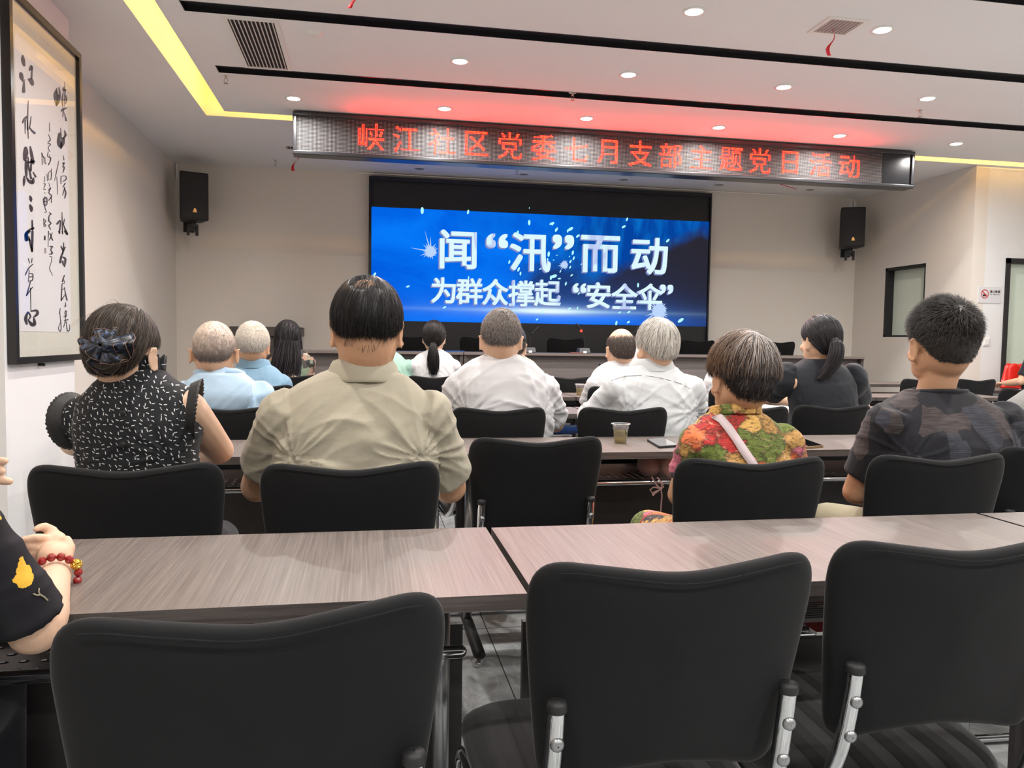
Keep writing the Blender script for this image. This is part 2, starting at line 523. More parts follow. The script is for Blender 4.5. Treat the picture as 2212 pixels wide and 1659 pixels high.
def inside(v, t, P):
    r = np.zeros(len(P), bool)
    for a, b, c in t:
        A, B, Cc = v[a], v[b], v[c]
        d = (B[0] - A[0]) * (Cc[1] - A[1]) - (B[1] - A[1]) * (Cc[0] - A[0])
        if abs(d) < 1e-12: continue
        w1 = ((P[:, 0] - A[0]) * (Cc[1] - A[1]) - (P[:, 1] - A[1]) * (Cc[0] - A[0])) / d
        w2 = ((B[0] - A[0]) * (P[:, 1] - A[1]) - (B[1] - A[1]) * (P[:, 0] - A[0])) / d
        r |= (w1 >= -1e-6) & (w2 >= -1e-6) & (w1 + w2 <= 1 + 1e-6)
    return r

def put_text(m, ch, x, z, y, h, w=None, bold=0.0, shear=0.0):
    """a flat character facing -Y"""
    v, t = glyph(ch)
    w = w or h
    offs = [(0, 0)] if not bold else [(bold, bold), (-bold, bold), (bold, -bold), (-bold, -bold), (bold, 0), (-bold, 0), (0, bold), (0, -bold), (0, 0)]
    for k, (a, b) in enumerate(offs):
        m.add([(x + (p[0] + a + shear * p[1]) * w, y - 0.0001 * k, z + (p[1] + b) * h) for p in v], [tuple(q) for q in t])

# ------------------------------------------------------------------ the red letter sign under the ceiling
SY, SXA, SXB, SZA, SZB = 6.19, -0.553, 4.695, 2.512, 2.828
sign = empty('led_sign', ((SXA + SXB) / 2, SY, SZA), 'long black ceiling sign spelling a line of red lit dot characters', 'sign')
so = sign.location
M['signframe'] = plain('sign_frame', (0.06, 0.06, 0.065, 1), 0.28, metal=0.6)
fb = 0.030
f = MB()
f.box(SXA, SXB, SY + 0.02, SY + 0.13, SZA + 0.002, SZB - 0.002)
f.build('housing', M['signframe'], sign, so)
f = MB()
f.box(SXA, SXB, SY - 0.012, SY + 0.02, SZB - fb, SZB); f.box(SXA, SXB, SY - 0.012, SY + 0.02, SZA, SZA + fb)
f.box(SXA, SXA + fb, SY - 0.012, SY + 0.02, SZA + fb, SZB - fb); f.box(SXB - fb, SXB, SY - 0.012, SY + 0.02, SZA + fb, SZB - fb)
f.build('frame', M['signframe'], sign, so, bevel=0.006)
def matrix_mat():
    m = NT('dot_matrix')
    s = m.sep(m.mapping((100, 100, 100)))
    fx = m.math('ABSOLUTE', m.math('SUBTRACT', m.math('FRACT', s[0]), 0.5))
    fz = m.math('ABSOLUTE', m.math('SUBTRACT', m.math('FRACT', s[2]), 0.5))
    d = m.math('SQRT', m.math('ADD', m.math('MULTIPLY', fx, fx), m.math('MULTIPLY', fz, fz)))
    dot = m.math('LESS_THAN', d, 0.30)
    m.base(m.mix(dot, srgb(34, 32, 34), srgb(136, 132, 132)))
    return m.set(rough=m.math('SUBTRACT', 0.6, m.math('MULTIPLY', dot, 0.12)), spec=0.22).mat
M['matrix'] = matrix_mat()
xr = at_y(1906, 360, SY).x
MB().box(SXA + fb, xr, SY + 0.004, SY + 0.02, SZA + fb, SZB - fb).build('dot_panel', M['matrix'], sign, so)
MB().box(xr + 0.003, SXB - fb, SY + 0.004, SY + 0.02, SZA + fb, SZB - fb).build('end_panel', M['black'], sign, so)
M['redled'] = emitter('red_led', (1.0, 0.0019, 0.0009, 1), 85.0)
M['amberled'] = emitter('amber_led', (1.0, 0.0045, 0.0009, 1), 85.0)
txt = '峡江社区党委七月支部主题党日活动'
cpx = [803, 878, 955, 1030, 1102, 1175, 1246, 1313, 1384, 1450, 1517, 1580, 1643, 1708, 1774, 1837]
p = 0.0098
led = MB()
h = 0.215
for ch, cx_ in zip(txt, cpx):
    X = at_y(cx_, 330, SY).x
    v, t = glyph(ch)
    n = 11
    g = np.array([((i) * p, (j) * p) for i in range(-n, n + 1) for j in range(-n, n + 1)])
    ok = inside(v, t, g / h) | inside(v, t, (g + (0.0025, 0)) / h) | inside(v, t, (g + (0, 0.0025)) / h)
    zc = (SZA + SZB) / 2 + 0.002
    for (a, b), k in zip(g, ok):
        if k:
            led.mi = 0 if random.Random(int(a * 1e4) * 7 + int(b * 1e4)).random() < 0.6 else 1
            x, z, r = X + a, zc + b, 0.0042
            led.add([(x - r, SY + 0.0015, z), (x, SY + 0.0015, z - r), (x + r, SY + 0.0015, z), (x, SY + 0.0015, z + r)], [(0, 1, 2, 3)])
led.mi = 0
led.build('lit_characters', [M['redled'], M['amberled']], sign, so)

# ------------------------------------------------------------------ the big screen on the front wall
S0, S1, SB, ST = 0.046, 3.752, 1.318, 2.487
SCY = YF - 0.075
scr = empty('video_wall', ((S0 + S1) / 2, YF, 0.98), 'huge black framed screen showing a bright blue title slide with white characters', 'screen')
sl = scr.location
fr = MB()
fr.box(S0 - 0.03, S1 + 0.02, YF - 0.09, YF, ST + 0.31 - 0.04, ST + 0.31)
fr.box(S0 - 0.03, S0 - 0.004, YF - 0.09, YF, 0.62, ST + 0.27); fr.box(S1 + 0.004, S1 + 0.02, YF - 0.09, YF, 0.62, ST + 0.27)
fr.build('frame', M['black'], scr, sl)
MB().box(S0 - 0.004, S1 + 0.004, YF - 0.06, YF, ST, ST + 0.27).build('top_panel', M['blackmatte'], scr, sl)
MB().box(S0 - 0.004, S1 + 0.004, YF - 0.06, YF, 0.62, SB).build('bottom_panel', M['blackmatte'], scr, sl)

def slide_mat():
    m = NT('blue_slide')
    cx0, cz0 = 0.0, 0.0
    s = m.sep(m.co())
    x = m.math('DIVIDE', s[0], 1.853)          # -1..1
    z = m.math('DIVIDE', m.math('SUBTRACT', s[2], (SB + ST) / 2 - sl.z), 0.585)
    n1 = m.noise(0.75, 5, 0.55, m.mapping((1, 1, 1.4)), 0.6)[0]
    n2 = m.noise(1.5, 5, 0.55, m.mapping((0.8, 1, 1.5), (4, 0, 2)), 0.8)[0]
    n3 = m.noise(4, 5, 0.6, m.mapping((1.5, 1, 0.5), (1, 0, 7)), 0.4)[0]
    left = m.mix(m.ramp(n2, [(0.35, (0, 0, 0)), (0.7, (1, 1, 1))]), srgb(0, 92, 222), srgb(6, 122, 250))
    right = m.mix(m.ramp(n3, [(0.4, (0, 0, 0)), (0.68, (1, 1, 1))]), srgb(4, 66, 158), srgb(10, 112, 205))
    c = m.mix(m.ramp(m.math('ADD', m.math('MULTIPLY', x, 0.5), m.math('MULTIPLY_ADD', n1, 0.6, 0.15)), [(0.25, (0, 0, 0)), (0.62, (1, 1, 1))]), left, right)
    # dark ink lower right and middle
    d1 = m.math('ADD', m.math('MULTIPLY_ADD', x, 1.15, -0.12), m.math('MULTIPLY_ADD', z, -0.75, 0.0))
    d1 = m.math('ADD', d1, m.math('MULTIPLY_ADD', n1, 1.1, -0.55))
    c = m.mix(m.ramp(d1, [(0.22, (0, 0, 0)), (0.42, (1, 1, 1))]), c, srgb(42, 40, 48))
    bx = m.math('SUBTRACT', x, 0.0); bz = m.math('ADD', z, 0.28)
    bl = m.math('SQRT', m.math('ADD', m.math('MULTIPLY', m.math('MULTIPLY', bx, bx), 4.5), m.math('MULTIPLY', bz, bz)))
    bl = m.math('ADD', bl, m.math('MULTIPLY_ADD', n2, 1.3, -0.65))
    c = m.mix(m.ramp(bl, [(0.25, (0.85, 0.85, 0.85)), (0.6, (0, 0, 0))]), c, srgb(30, 44, 84))
    # bottom blue pool
    pool = m.math('MULTIPLY', m.ramp(z, [(0.0, (1, 1, 1)), (0.001, (1, 1, 1))]), 1.0)
    pz = m.math('ADD', z, 0.92)
    pool = m.math('DIVIDE', 1.0, m.math('ADD', 1.0, m.math('MULTIPLY', m.math('MULTIPLY', pz, pz), 28.0)))
    px_ = m.math('SUBTRACT', x, 0.08)
    pool = m.math('MULTIPLY', pool, m.math('DIVIDE', 1.0, m.math('ADD', 1.0, m.math('POWER', m.math('ABSOLUTE', m.math('MULTIPLY', px_, 1.55)), 4.0))))
    c = m.mix(m.math('MULTIPLY', pool, 1.0, clamp=True), c, srgb(0, 118, 255))
    # long thin lens streak
    fz = m.math('ADD', z, 0.765)
    fz = m.math('ADD', fz, m.math('MULTIPLY', x, 0.0))
    fx = m.math('SUBTRACT', x, 0.03)
    g = m.math('DIVIDE', 1.0, m.math('ADD', 1.0, m.math('MULTIPLY', m.math('MULTIPLY', fz, fz), 900.0)))
    g = m.math('MULTIPLY', g, m.math('DIVIDE', 1.0, m.math('ADD', 1.0, m.math('MULTIPLY', m.math('MULTIPLY', fx, fx), 14.0))))
    c = m.mix(m.math('MULTIPLY', g, 1.25, clamp=True), c, srgb(190, 235, 255))
    hx = m.math('SUBTRACT', x, 0.0); hz = m.math('ADD', z, 0.765)
    core = m.math('DIVIDE', 1.0, m.math('ADD', 1.0, m.math('ADD', m.math('POWER', m.math('ABSOLUTE', m.math('MULTIPLY', hx, 6.5)), 3.0), m.math('POWER', m.math('ABSOLUTE', m.math('MULTIPLY', hz, 24.0)), 3.0))))
    c = m.mix(m.math('MULTIPLY', core, 1.0, clamp=True), c, srgb(235, 252, 255))
    return m.emit(c, 1.0).mat
M['slide'] = slide_mat()
MB().box(S0, S1, SCY + 0.01, YF, SB, ST).build('slide_picture', M['slide'], scr, sl)
M['title'] = emitter('title_white', srgb(222, 240, 255), 1.05)
M['titleside'] = emitter('title_side', srgb(130, 138, 196), 1.0)
M['spark'] = emitter('spark', srgb(170, 240, 255), 1.2)
def title_mat():
    m = NT('title_letters')
    n = m.noise(3.2, 3, 0.5, m.mapping((1.4, 1, 0.5), rot=(0, 0.6, 0)), 0.6)[0]
    c = m.ramp(n, [(0.52, srgb(222, 250, 255)), (0.60, srgb(216, 244, 255)), (0.64, srgb(184, 200, 242)), (0.72, srgb(210, 230, 255))])
    return m.emit(c, 1.0).mat
M['titleface'] = title_mat()
line1 = [('闻', 990, 539, 90), ('“', 1074, 520, 88), ('汛', 1146, 545, 90), ('”', 1217, 523, 88), ('而', 1297, 549, 90), ('动', 1403, 553, 86)]
line2 = [('为', 958, 627, 60), ('群', 1014, 629, 60), ('众', 1070, 631, 60), ('撑', 1127, 634, 60), ('起', 1183, 633, 60), ('“', 1252, 622, 58), ('安', 1293, 638, 60), ('全', 1349, 640, 60), ('伞', 1404, 641, 60), ('”', 1440, 625, 58)]
tm, ts = MB(), MB()
for ch, px, py, hp in line1 + line2:
    q = at_y(px, py, SCY)
    h = hp * depth_of(q) / FPX * 0.98
    q1 = ch in '“”'
    put_text(tm, ch, q.x, q.z, SCY - 0.004, h * (1.25 if q1 else 1), h * (1.35 if q1 else 1.0) * (1.06 if hp > 80 else 1.02), 0.018 if not q1 else 0.02)
    for k in (1, 2, 3):
        put_text(ts, ch, q.x - 0.0045 * k, q.z - 0.004 * k, SCY + 0.0005 * k + 0.001, h * (1.25 if q1 else 1), h * (1.35 if q1 else 1.0) * (1.06 if hp > 80 else 1.02), 0.018 if not q1 else 0.02)
ts.build('lettering_edge', M['titleside'], scr, sl)
tm.build('title_lettering', M['titleface'], scr, sl)
sp = MB(); rg = random.Random(5)
pts = [(912, 455, 0, 9), (1011, 458, .2, 6), (1143, 481, 0, 7), (1192, 483, 1.2, 7), (1232, 495, 1.0, 8), (1202, 496, .5, 6), (1347, 490, 1.1, 6), (1354, 474, .4, 5), (1442, 520, .8, 6), (1237, 546, .2, 6), (1239, 558, .3, 5), (1232, 565, .5, 5), (1196, 597, 1.2, 9), (1190, 600, .2, 6), (1120, 582, .4, 6), (1222, 613, .3, 5), (1378, 616, 0, 6), (809, 593, .6, 6), (881, 619, 1.2, 5), (960, 664, 1.1, 5), (1470, 692, 1.0, 9), (1331, 698, .2, 6), (1358, 674, 1.0, 5), (1357, 696, 1.0, 5), (1118, 503, .2, 6), (1248, 510, .9, 6), (1185, 549, .1, 7), (1250, 634, .8, 4), (1100, 566, .3, 5), (1124, 591, .1, 5), (1012, 600, .2, 4), (1160, 690, 1, 4), (1338, 675, 1, 4)]
for px, py, a, s in pts + [(rg.gauss(1200, 45), rg.gauss(575, 40), rg.uniform(0, 1.5), rg.uniform(2, 4.5)) for _ in range(26)]:
    q = at_y(px, py, SCY); k = depth_of(q) / FPX
    l, w = s * k * 0.85, s * k * 0.38
    vs = []
    for j in range(10):
        t = 2 * math.pi * j / 10
        u, v = w * math.cos(t), l * math.sin(t)
        vs.append((q.x + u * math.cos(a) + v * math.sin(a), SCY - 0.006, q.z - u * math.sin(a) + v * math.cos(a)))
    sp.add(vs, [tuple(range(10))])
sp.build('sparkles', M['spark'], scr, sl)
M['splash'] = emitter('splash', srgb(188, 214, 252), 1.0)
spl = MB()
for px, py, r0, el, n, lean in ((930, 543, 11, 2.4, 22, (-1, 0.8)), (1423, 672, 15, 2.4, 26, (-1, -0.2)), (1219, 572, 7, 2.0, 16, (-0.5, -0.6))):
    q = at_y(px, py, SCY); k = depth_of(q) / FPX
    vs = []
    for j in range(n * 2):
        t = math.pi * j / n
        rr = r0 * (0.85 + 0.2 * rg.random())
        if j % 2:
            al = max(0.0, math.cos(t) * lean[0] + math.sin(t) * lean[1])
            rr = r0 * (1.1 + el * (rg.random() ** 2) * (0.25 + al))
        vs.append((q.x + rr * k * math.cos(t), SCY - 0.002, q.z + rr * k * math.sin(t)))
    spl.add([(q.x, SCY - 0.002, q.z)] + vs, [(0, 1 + j, 1 + (j + 1) % (2 * n)) for j in range(2 * n)])
spl.build('splashes', M['splash'], scr, sl)
rail = MB().tube([(-0.1, YF - 0.05, ZC - 0.012), (4.6, YF - 0.05, ZC - 0.012)], 0.006, 8)
tag(rail.build('curtain_rail', M['trimwhite'], None, (2.2, YF - 0.05, ZC - 0.012)), 'thin pale rail along the ceiling edge above the big screen', 'rail')

# ------------------------------------------------------------------ speakers
M['gold'] = plain('gold_badge', (0.62, 0.36, 0.12, 1), 0.35, metal=0.8)
def grille():
    m = NT('speaker_grille')
    n = m.noise(420, 2, 0.5)[0]
    m.base(m.mix(n, srgb(16, 16, 18), srgb(40, 40, 43)))
    return m.set(rough=0.6).bump(n, 0.4, 0.002).mat
M['grille'] = grille()
def speaker(loc, rz, label, w=0.27, h=0.455, d=0.24):
    r = empty('wall_speaker', loc, label, 'speaker', 'wall speakers', rz)
    c = MB(); bt = 0.72
    c.loft([[(-w / 2, -d / 2, z), (w / 2, -d / 2, z), (w / 2 * bt, d / 2, z), (-w / 2 * bt, d / 2, z)] for z in (0, h)])
    c.build('cabinet', M['blackmatte'], r, bevel=0.014, seg=3)
    g = MB(); N = 12
    g.loft([[(x * w / 2 * 0.93, -d / 2 - 0.004 - 0.012 * (1 - x * x), z) for x in np.linspace(-1, 1, N)] + [(x * w / 2 * 0.93, -d / 2 + 0.004, z) for x in np.linspace(1, -1, N)] for z in (0.02, h - 0.02)])
    g.build('front_grille', M['grille'], r)
    b = MB(); zb = 0.085
    b.box(-0.02, 0.02, -d / 2 - 0.019, -d / 2 - 0.014, zb - 0.022, zb + 0.02)
    b.build('badge', M['blackmatte'], r)
    t = MB(); y = -d / 2 - 0.0195
    t.add([(-0.02, y, zb - 0.018), (0.02, y, zb - 0.018), (0.009, y, zb + 0.02), (-0.006, y, zb + 0.02), (-0.014, y - .001, zb - 0.005)], [(0, 1, 2, 3, 4)])
    t.build('badge_mark', M['gold'], r)
    k = MB()
    k.cyl((0, 0, -0.03), (0, 0, 0), 0.03, 14)
    k.box(-0.045, 0.045, -0.02, 0.02, -0.055, -0.03)
    k.box(-0.05, -0.03, -0.02, 0.03, -0.135, -0.03); k.box(0.03, 0.05, -0.02, 0.03, -0.135, -0.03); k.box(-0.05, 0.05, 0.0, 0.03, -0.09, -0.055)
    k.tube([(0, 0.02, -0.06), (0, d / 2 + 0.06, -0.06), (0, d / 2 + 0.12, -0.02)], 0.012, 8)
    k.box(-0.05, 0.05, d / 2 + 0.11, d / 2 + 0.125, -0.08, 0.08)
    k.build('wall_bracket', M['blackmatte'], r)
    return r
a = at_y(416, 478, 8.06)
speaker(a, math.radians(20), 'black wall speaker in the left corner of the front wall', 0.262, 0.45)
a = at_y(1836, 536, 8.06)
speaker(a, math.radians(-22), 'black wall speaker in the right corner of the front wall', 0.262, 0.44)
cb = MB().tube([at_y(1846, 437, 8.34), at_y(1846, 470, 8.33)], 0.012, 8)
tag(cb.build('cable_conduit', M['trimwhite'], None, at_y(1846, 450, 8.34)), 'short pale conduit running down to the right speaker', 'conduit')
cb = MB().tube([at_y(381, 355, 8.34), at_y(382, 386, 8.34)], 0.01, 8)
tag(cb.build('cable_conduit', M['trimwhite'], None, at_y(381, 370, 8.34)), 'short pale conduit running down to the left speaker', 'conduit')

# ------------------------------------------------------------------ window and door on the right
w1 = MB(); e = 0.02
w1.box(XR + 0.001, XR + 0.13, WY1 - 0.03, WY1, WZ0, WZ1); w1.box(XR + 0.001, XR + 0.13, WY0, WY0 + 0.02, WZ0, WZ1)
w1.box(XR + 0.001, XR + 0.13, WY0, WY1, WZ1 - 0.03, WZ1); w1.box(XR + 0.001, XR + 0.13, WY0, WY1, WZ0, WZ0 + 0.02)
win = tag(w1.build('window_1', M['blackmatte'], None, (XR, WY0, WZ0)), kind='structure')
MB().box(XR + 0.09, XR + 0.1, WY0 + 0.02, WY1 - 0.03, WZ0 + 0.02, WZ1 - 0.03).build('window_pane', M['frost'], win, (XR, WY0, WZ0))
d1 = MB()
d1.box(DX0, DX0 + 0.045, YS - 0.015, YS + 0.12, 0, DZ); d1.box(DX1 - 0.045, DX1, YS - 0.015, YS + 0.12, 0, DZ); d1.box(DX0, DX1, YS - 0.015, YS + 0.12, DZ - 0.05, DZ)
door = tag(d1.build('door_1', M['blackmatte'], None, (DX0, YS, 0)), kind='structure')
MB().box(DX0 + 0.045, DX1 - 0.045, YS + 0.05, YS + 0.062, 0.01, DZ - 0.05).build('door_pane', M['frost'], door, (DX0, YS, 0))
hd = MB().tube([(DX1 - 0.09, YS + 0.0, 0.8), (DX1 - 0.09, YS + 0.0, 1.2)], 0.012, 8)
for z in (0.85, 1.15): hd.tube([(DX1 - 0.09, YS + 0.0, z), (DX1 - 0.09, YS + 0.055, z)], 0.008, 8)
hd.build('door_handle', M['steel'], door, (DX0, YS, 0), True)

# no smoking plate and switch on the step wall
pl = at_y(2137.5, 637, YS)
x0, x1 = at_y(2113, 620, YS).x, at_y(2162, 622, YS).x
z1, z0 = at_y(2137, 619, YS).z, at_y(2137, 655, YS).z
ns = empty('no_smoking_sign', (pl.x, YS, z0), 'small white no smoking plate with red ring on the wall beside the door', 'sign')
MB().box(x0, x1, YS - 0.006, YS, z0, z1).build('plate', plain('sign_plate', srgb(214, 214, 218), 0.35), ns, ns.location, bevel=0.002)
M['signred'] = plain('sign_red', srgb(196, 48, 44), 0.5); M['signink'] = plain('sign_ink', srgb(50, 50, 54), 0.5)
W_, H_ = x1 - x0, z1 - z0
cxs, czs, R_ = x0 + W_ * 0.28, z0 + H_ * 0.55, H_ * 0.27
m = MB(); N = 32
vs = []
for k in range(N):
    t = 2 * math.pi * k / N
    vs += [(cxs + R_ * math.cos(t), YS - 0.0072, czs + R_ * math.sin(t)), (cxs + R_ * 0.82 * math.cos(t), YS - 0.0072, czs + R_ * 0.82 * math.sin(t))]
m.add(vs, [(2 * k, 2 * k + 1, (2 * k + 3) % (2 * N), (2 * k + 2) % (2 * N)) for k in range(N)])
q = R_ * 0.72; w_ = R_ * 0.09
m.add([(cxs - q + w_, YS - 0.0074, czs + q * 0.85 + w_), (cxs - q - w_, YS - 0.0074, czs + q * 0.85 - w_), (cxs + q - w_, YS - 0.0074, czs - q * 0.85 - w_), (cxs + q + w_, YS - 0.0074, czs - q * 0.85 + w_)], [(0, 1, 2, 3)])
m.build('red_ring', M['signred'], ns, ns.location)
m = MB()
m.box(cxs - R_ * 0.55, cxs + R_ * 0.4, YS - 0.0068, YS - 0.006, czs - R_ * 0.35, czs - R_ * 0.1)
m.box(cxs - R_ * 0.45, cxs + R_ * 0.3, YS - 0.0068, YS - 0.006, czs - R_ * 0.55, czs - R_ * 0.3)
m.build('cigarette_mark', M['signink'], ns, ns.location)
m = MB()
for k, ch in enumerate('禁止吸烟'):
    put_text(m, ch, x0 + W_ * (0.56 + 0.112 * k), z0 + H_ * 0.70, YS - 0.007, H_ * 0.17, bold=0.02)
for k, ch in enumerate('NO SMOKING'):
    if ch != ' ': put_text(m, ch, x0 + W_ * (0.53 + 0.042 * k), z0 + H_ * 0.53, YS - 0.007, H_ * 0.11)
m.build('printing', M['signink'], ns, ns.location)
sw = at_y(2130, 738, YS)
s_ = empty('light_switch', (sw.x, YS, sw.z), 'small white switch plate on the wall below the no smoking plate', 'switch')
MB().box(sw.x - 0.036, sw.x + 0.036, YS - 0.008, YS, sw.z - 0.042, sw.z + 0.042).build('plate', M['white'], s_, s_.location, bevel=0.003)
MB().box(sw.x - 0.024, sw.x + 0.024, YS - 0.012, YS - 0.008, sw.z - 0.03, sw.z + 0.03).build('rocker', M['white'], s_, s_.location, bevel=0.002)

# ------------------------------------------------------------------ framed calligraphy on the pillar
PX = -1.6
def P_(px, py, off=0.0):
    v = at_x(px, py, PX + 0.022)
    return (PX + 0.022 + off, v.y, v.z)
fy0, fy1, fz0, fz1 = 3.905, 4.80, 0.994, 2.682
pic = empty('framed_calligraphy', (PX, (fy0 + fy1) / 2, fz0), 'tall black framed scroll of brush writing hanging on the left pillar', 'picture')
po = pic.location
b = 0.032
f = MB()
f.box(PX + 0.001, PX + 0.04, fy0, fy1, fz0, fz0 + b); f.box(PX + 0.001, PX + 0.04, fy0, fy1, fz1 - b, fz1)
f.box(PX + 0.001, PX + 0.04, fy0, fy0 + b, fz0 + b, fz1 - b); f.box(PX + 0.001, PX + 0.04, fy1 - b, fy1, fz0 + b, fz1 - b)
f.build('frame', M['black'], pic, po)
def silk():
    m = NT('brocade_mount')
    n = m.noise(46, 5, 0.65, m.mapping((1, 1, 1)), 1.5)[0]
    m.base(m.mix(n, srgb(204, 201, 188), srgb(230, 227, 216)))
    return m.set(rough=0.5).mat
MB().box(PX + 0.012, PX + 0.02, fy0 + b, fy1 - b, fz0 + b, fz1 - b).build('mount', silk(), pic, po)
paper_c = [P_(33, 66), P_(145, 167), P_(154, 718), P_(42, 715)]
py0, py1 = min(c[1] for c in paper_c) , max(c[1] for c in paper_c)
yy0, yy1 = (paper_c[0][1] + paper_c[3][1]) / 2, (paper_c[1][1] + paper_c[2][1]) / 2
zz1, zz0 = (paper_c[0][2] + paper_c[1][2]) / 2, (paper_c[2][2] + paper_c[3][2]) / 2
MB().box(PX + 0.02, PX + 0.0215, yy0, yy1, zz0, zz1).build('paper', plain('rice_paper', srgb(226, 224, 226), 0.6), pic, po)
SA, SB_, SC_ = (20, 20, 6.38), (20, 260, 6.38), (20, 500, 5.72)
INK = {
 'A': "185,640,190,700,205,770;22,46,30|160,890,170,940,188,1000;40,48,10|207,968,200,1060,198,1130;8,30,42|300,790,283,835;34,26|316,800,310,880,305,960;20,20,24|268,968,300,985,318,1030;26,55,40|262,1260,255,1450,250,1659;8,13,14|240,1475,205,1510,185,1562;10,18,18|235,1480,224,1560,220,1659;14,10,9|300,1480,288,1580,275,1650;10,14,10|640,1120,636,1190,652,1320;16,46,26|650,1090,660,1150,672,1210;10,20,14|682,1080,695,1140,700,1190;12,22,10|690,1190,672,1270,655,1318;34,44,18|762,998,765,1060;6,9|765,1060,750,1108,775,1110;10,36,20|745,1140,730,1240,735,1335;8,22,14|772,1120,762,1220,758,1335;16,12,9|778,1190,788,1240,778,1300;14,20,10|740,1250,785,1245;10,10|715,1405,745,1375,790,1362;14,26,14|745,1390,738,1485;16,9|760,1430,785,1532;9,20",
 'B': "252,0,256,120,262,250;12,14,9|214,0,220,180;10,9|275,90,310,140,350,175;9,22,26|226,385,226,450,215,535;40,60,40|230,560,232,660,236,765;24,34,24|290,365,302,440,318,520,330,590;18,34,36,28|260,510,262,620,285,720,300,800;14,22,22,24|302,540,298,690;18,24|268,580,340,566;20,28|238,785,270,835,320,855,332,800;14,34,44,24|330,715,362,775;14,22|208,770,205,830,200,905;16,32,12|288,1048,297,1080,300,1115;22,36,18|288,1170,302,1210,305,1248;24,42,26|315,1380,320,1500;16,26|335,1485,270,1515,230,1570,235,1645;22,22,34,40|270,1600,285,1659;10,20|708,105,715,250;8,18|690,180,680,280,700,340,712,378;22,42,56,26|745,255,735,310,718,362;40,50,30|762,140,775,205,745,245;12,26,16|683,558,655,690,624,832;7,10,6|655,778,662,900,668,1022;6,9,5|747,485,753,545;6,12|735,592,756,588,738,640,758,648,740,722;12,18,12,16,8|715,770,775,768,782,812,738,842;8,10,14,8|712,780,712,872;12,10|770,868,738,922;14,10|765,925,736,1032;14,8|760,928,778,1000,765,1072;10,18,12|726,1270,730,1420,733,1562;8,14,14|660,1425,704,1386,690,1555;22,16,18|762,1360,745,1432;10,16|745,1430,770,1500,796,1565;10,20,30|553,32,555,152;7,9|541,195,565,268,530,310,570,330,536,372,560,430;7,13,9,11,9,9|536,430,531,500,575,520,541,612;8,12,9,14|552,480,572,560;8,9|580,668,576,812;8,8|540,720,577,702,575,798,541,818,540,722;7,9,8,7,7|520,740,526,832;8,6|545,862,560,912;6,9|540,962,570,930,546,1000,582,1040,545,1102;9,13,12,14,12|580,1050,580,1135;9,10|550,1270,576,1290,551,1310,545,1380,575,1420,545,1450,570,1502;9,14,12,16,14,14,10|541,1528,535,1655;9,7|562,1555,592,1645;8,13|590,1560,555,1640;8,8|449,450,455,612;9,8|447,450,472,512;12,8|476,500,480,592;7,6|490,505,496,592;7,7|505,590,508,602;9,9|486,768,489,832,475,852;6,7,6|475,870,496,880,475,950,502,952;8,10,7,9|487,996,492,1004;9,9|470,1080,515,1068,516,1160,476,1162,470,1080;10,12,12,9,12|490,1050,492,1200,512,1260,490,1270;9,10,8,8|474,1120,516,1118;9,9|475,1355,478,1462;10,10|480,1368,506,1390,484,1420,506,1450,480,1462;8,10,9,10,8",
 'C': "287,0,284,120,282,245;24,26,20|250,0,212,30,225,100;26,36,30|246,92,262,160,282,235;10,20,22|236,335,250,390;8,9|282,333,276,385;9,9|292,404,236,460,200,535;9,12,12|246,480,235,625;8,6|250,520,291,530,286,600,245,612;8,11,11,8|240,562,282,558;8,8|262,620,215,790;10,14|215,788,250,740,288,688;12,10,9|261,700,268,990;9,7|226,1000,203,1075,216,1142;18,34,20|238,1000,262,1050,235,1092;16,18,12|270,985,338,978,346,1020,298,1062;12,24,30,12|238,1100,278,1148,312,1140,306,1082;16,38,36,22|610,0,625,20;14,10|655,0,658,28;12,10|690,0,715,30;24,18|673,138,668,210,660,280;8,16,14|640,185,664,242;14,12|690,195,645,300,630,380;14,20,26|650,315,692,340,682,430;10,24,18|660,370,666,410;18,14|681,543,655,620;12,14|655,642,682,636,674,598;7,9,7|652,650,642,852;10,14|642,852,690,780;14,7|655,722,688,700;7,9|680,690,695,770,713,848;7,12,16|630,948,622,1012;7,11|625,1000,634,1100,641,1195,628,1232,608,1190,642,1108;6,8,9,10,8,6|697,878,690,932;7,10|686,925,706,910;8,6|682,1012,706,980,700,1060;7,9,7|675,1052,712,1038;8,8|690,980,695,1122;7,7|680,1100,726,1090;9,11|692,1110,672,1182;9,8|705,1120,718,1222,745,1216,746,1150;8,11,10,6|482,0,480,190;7,6|500,22,538,110;8,10|532,18,498,110;8,8|498,185,538,188,510,228,538,268,494,282;7,9,8,11,8|515,180,521,285;7,7|500,308,526,320,513,400,497,455,536,545;7,8,6,7,5",
}
ink = MB()
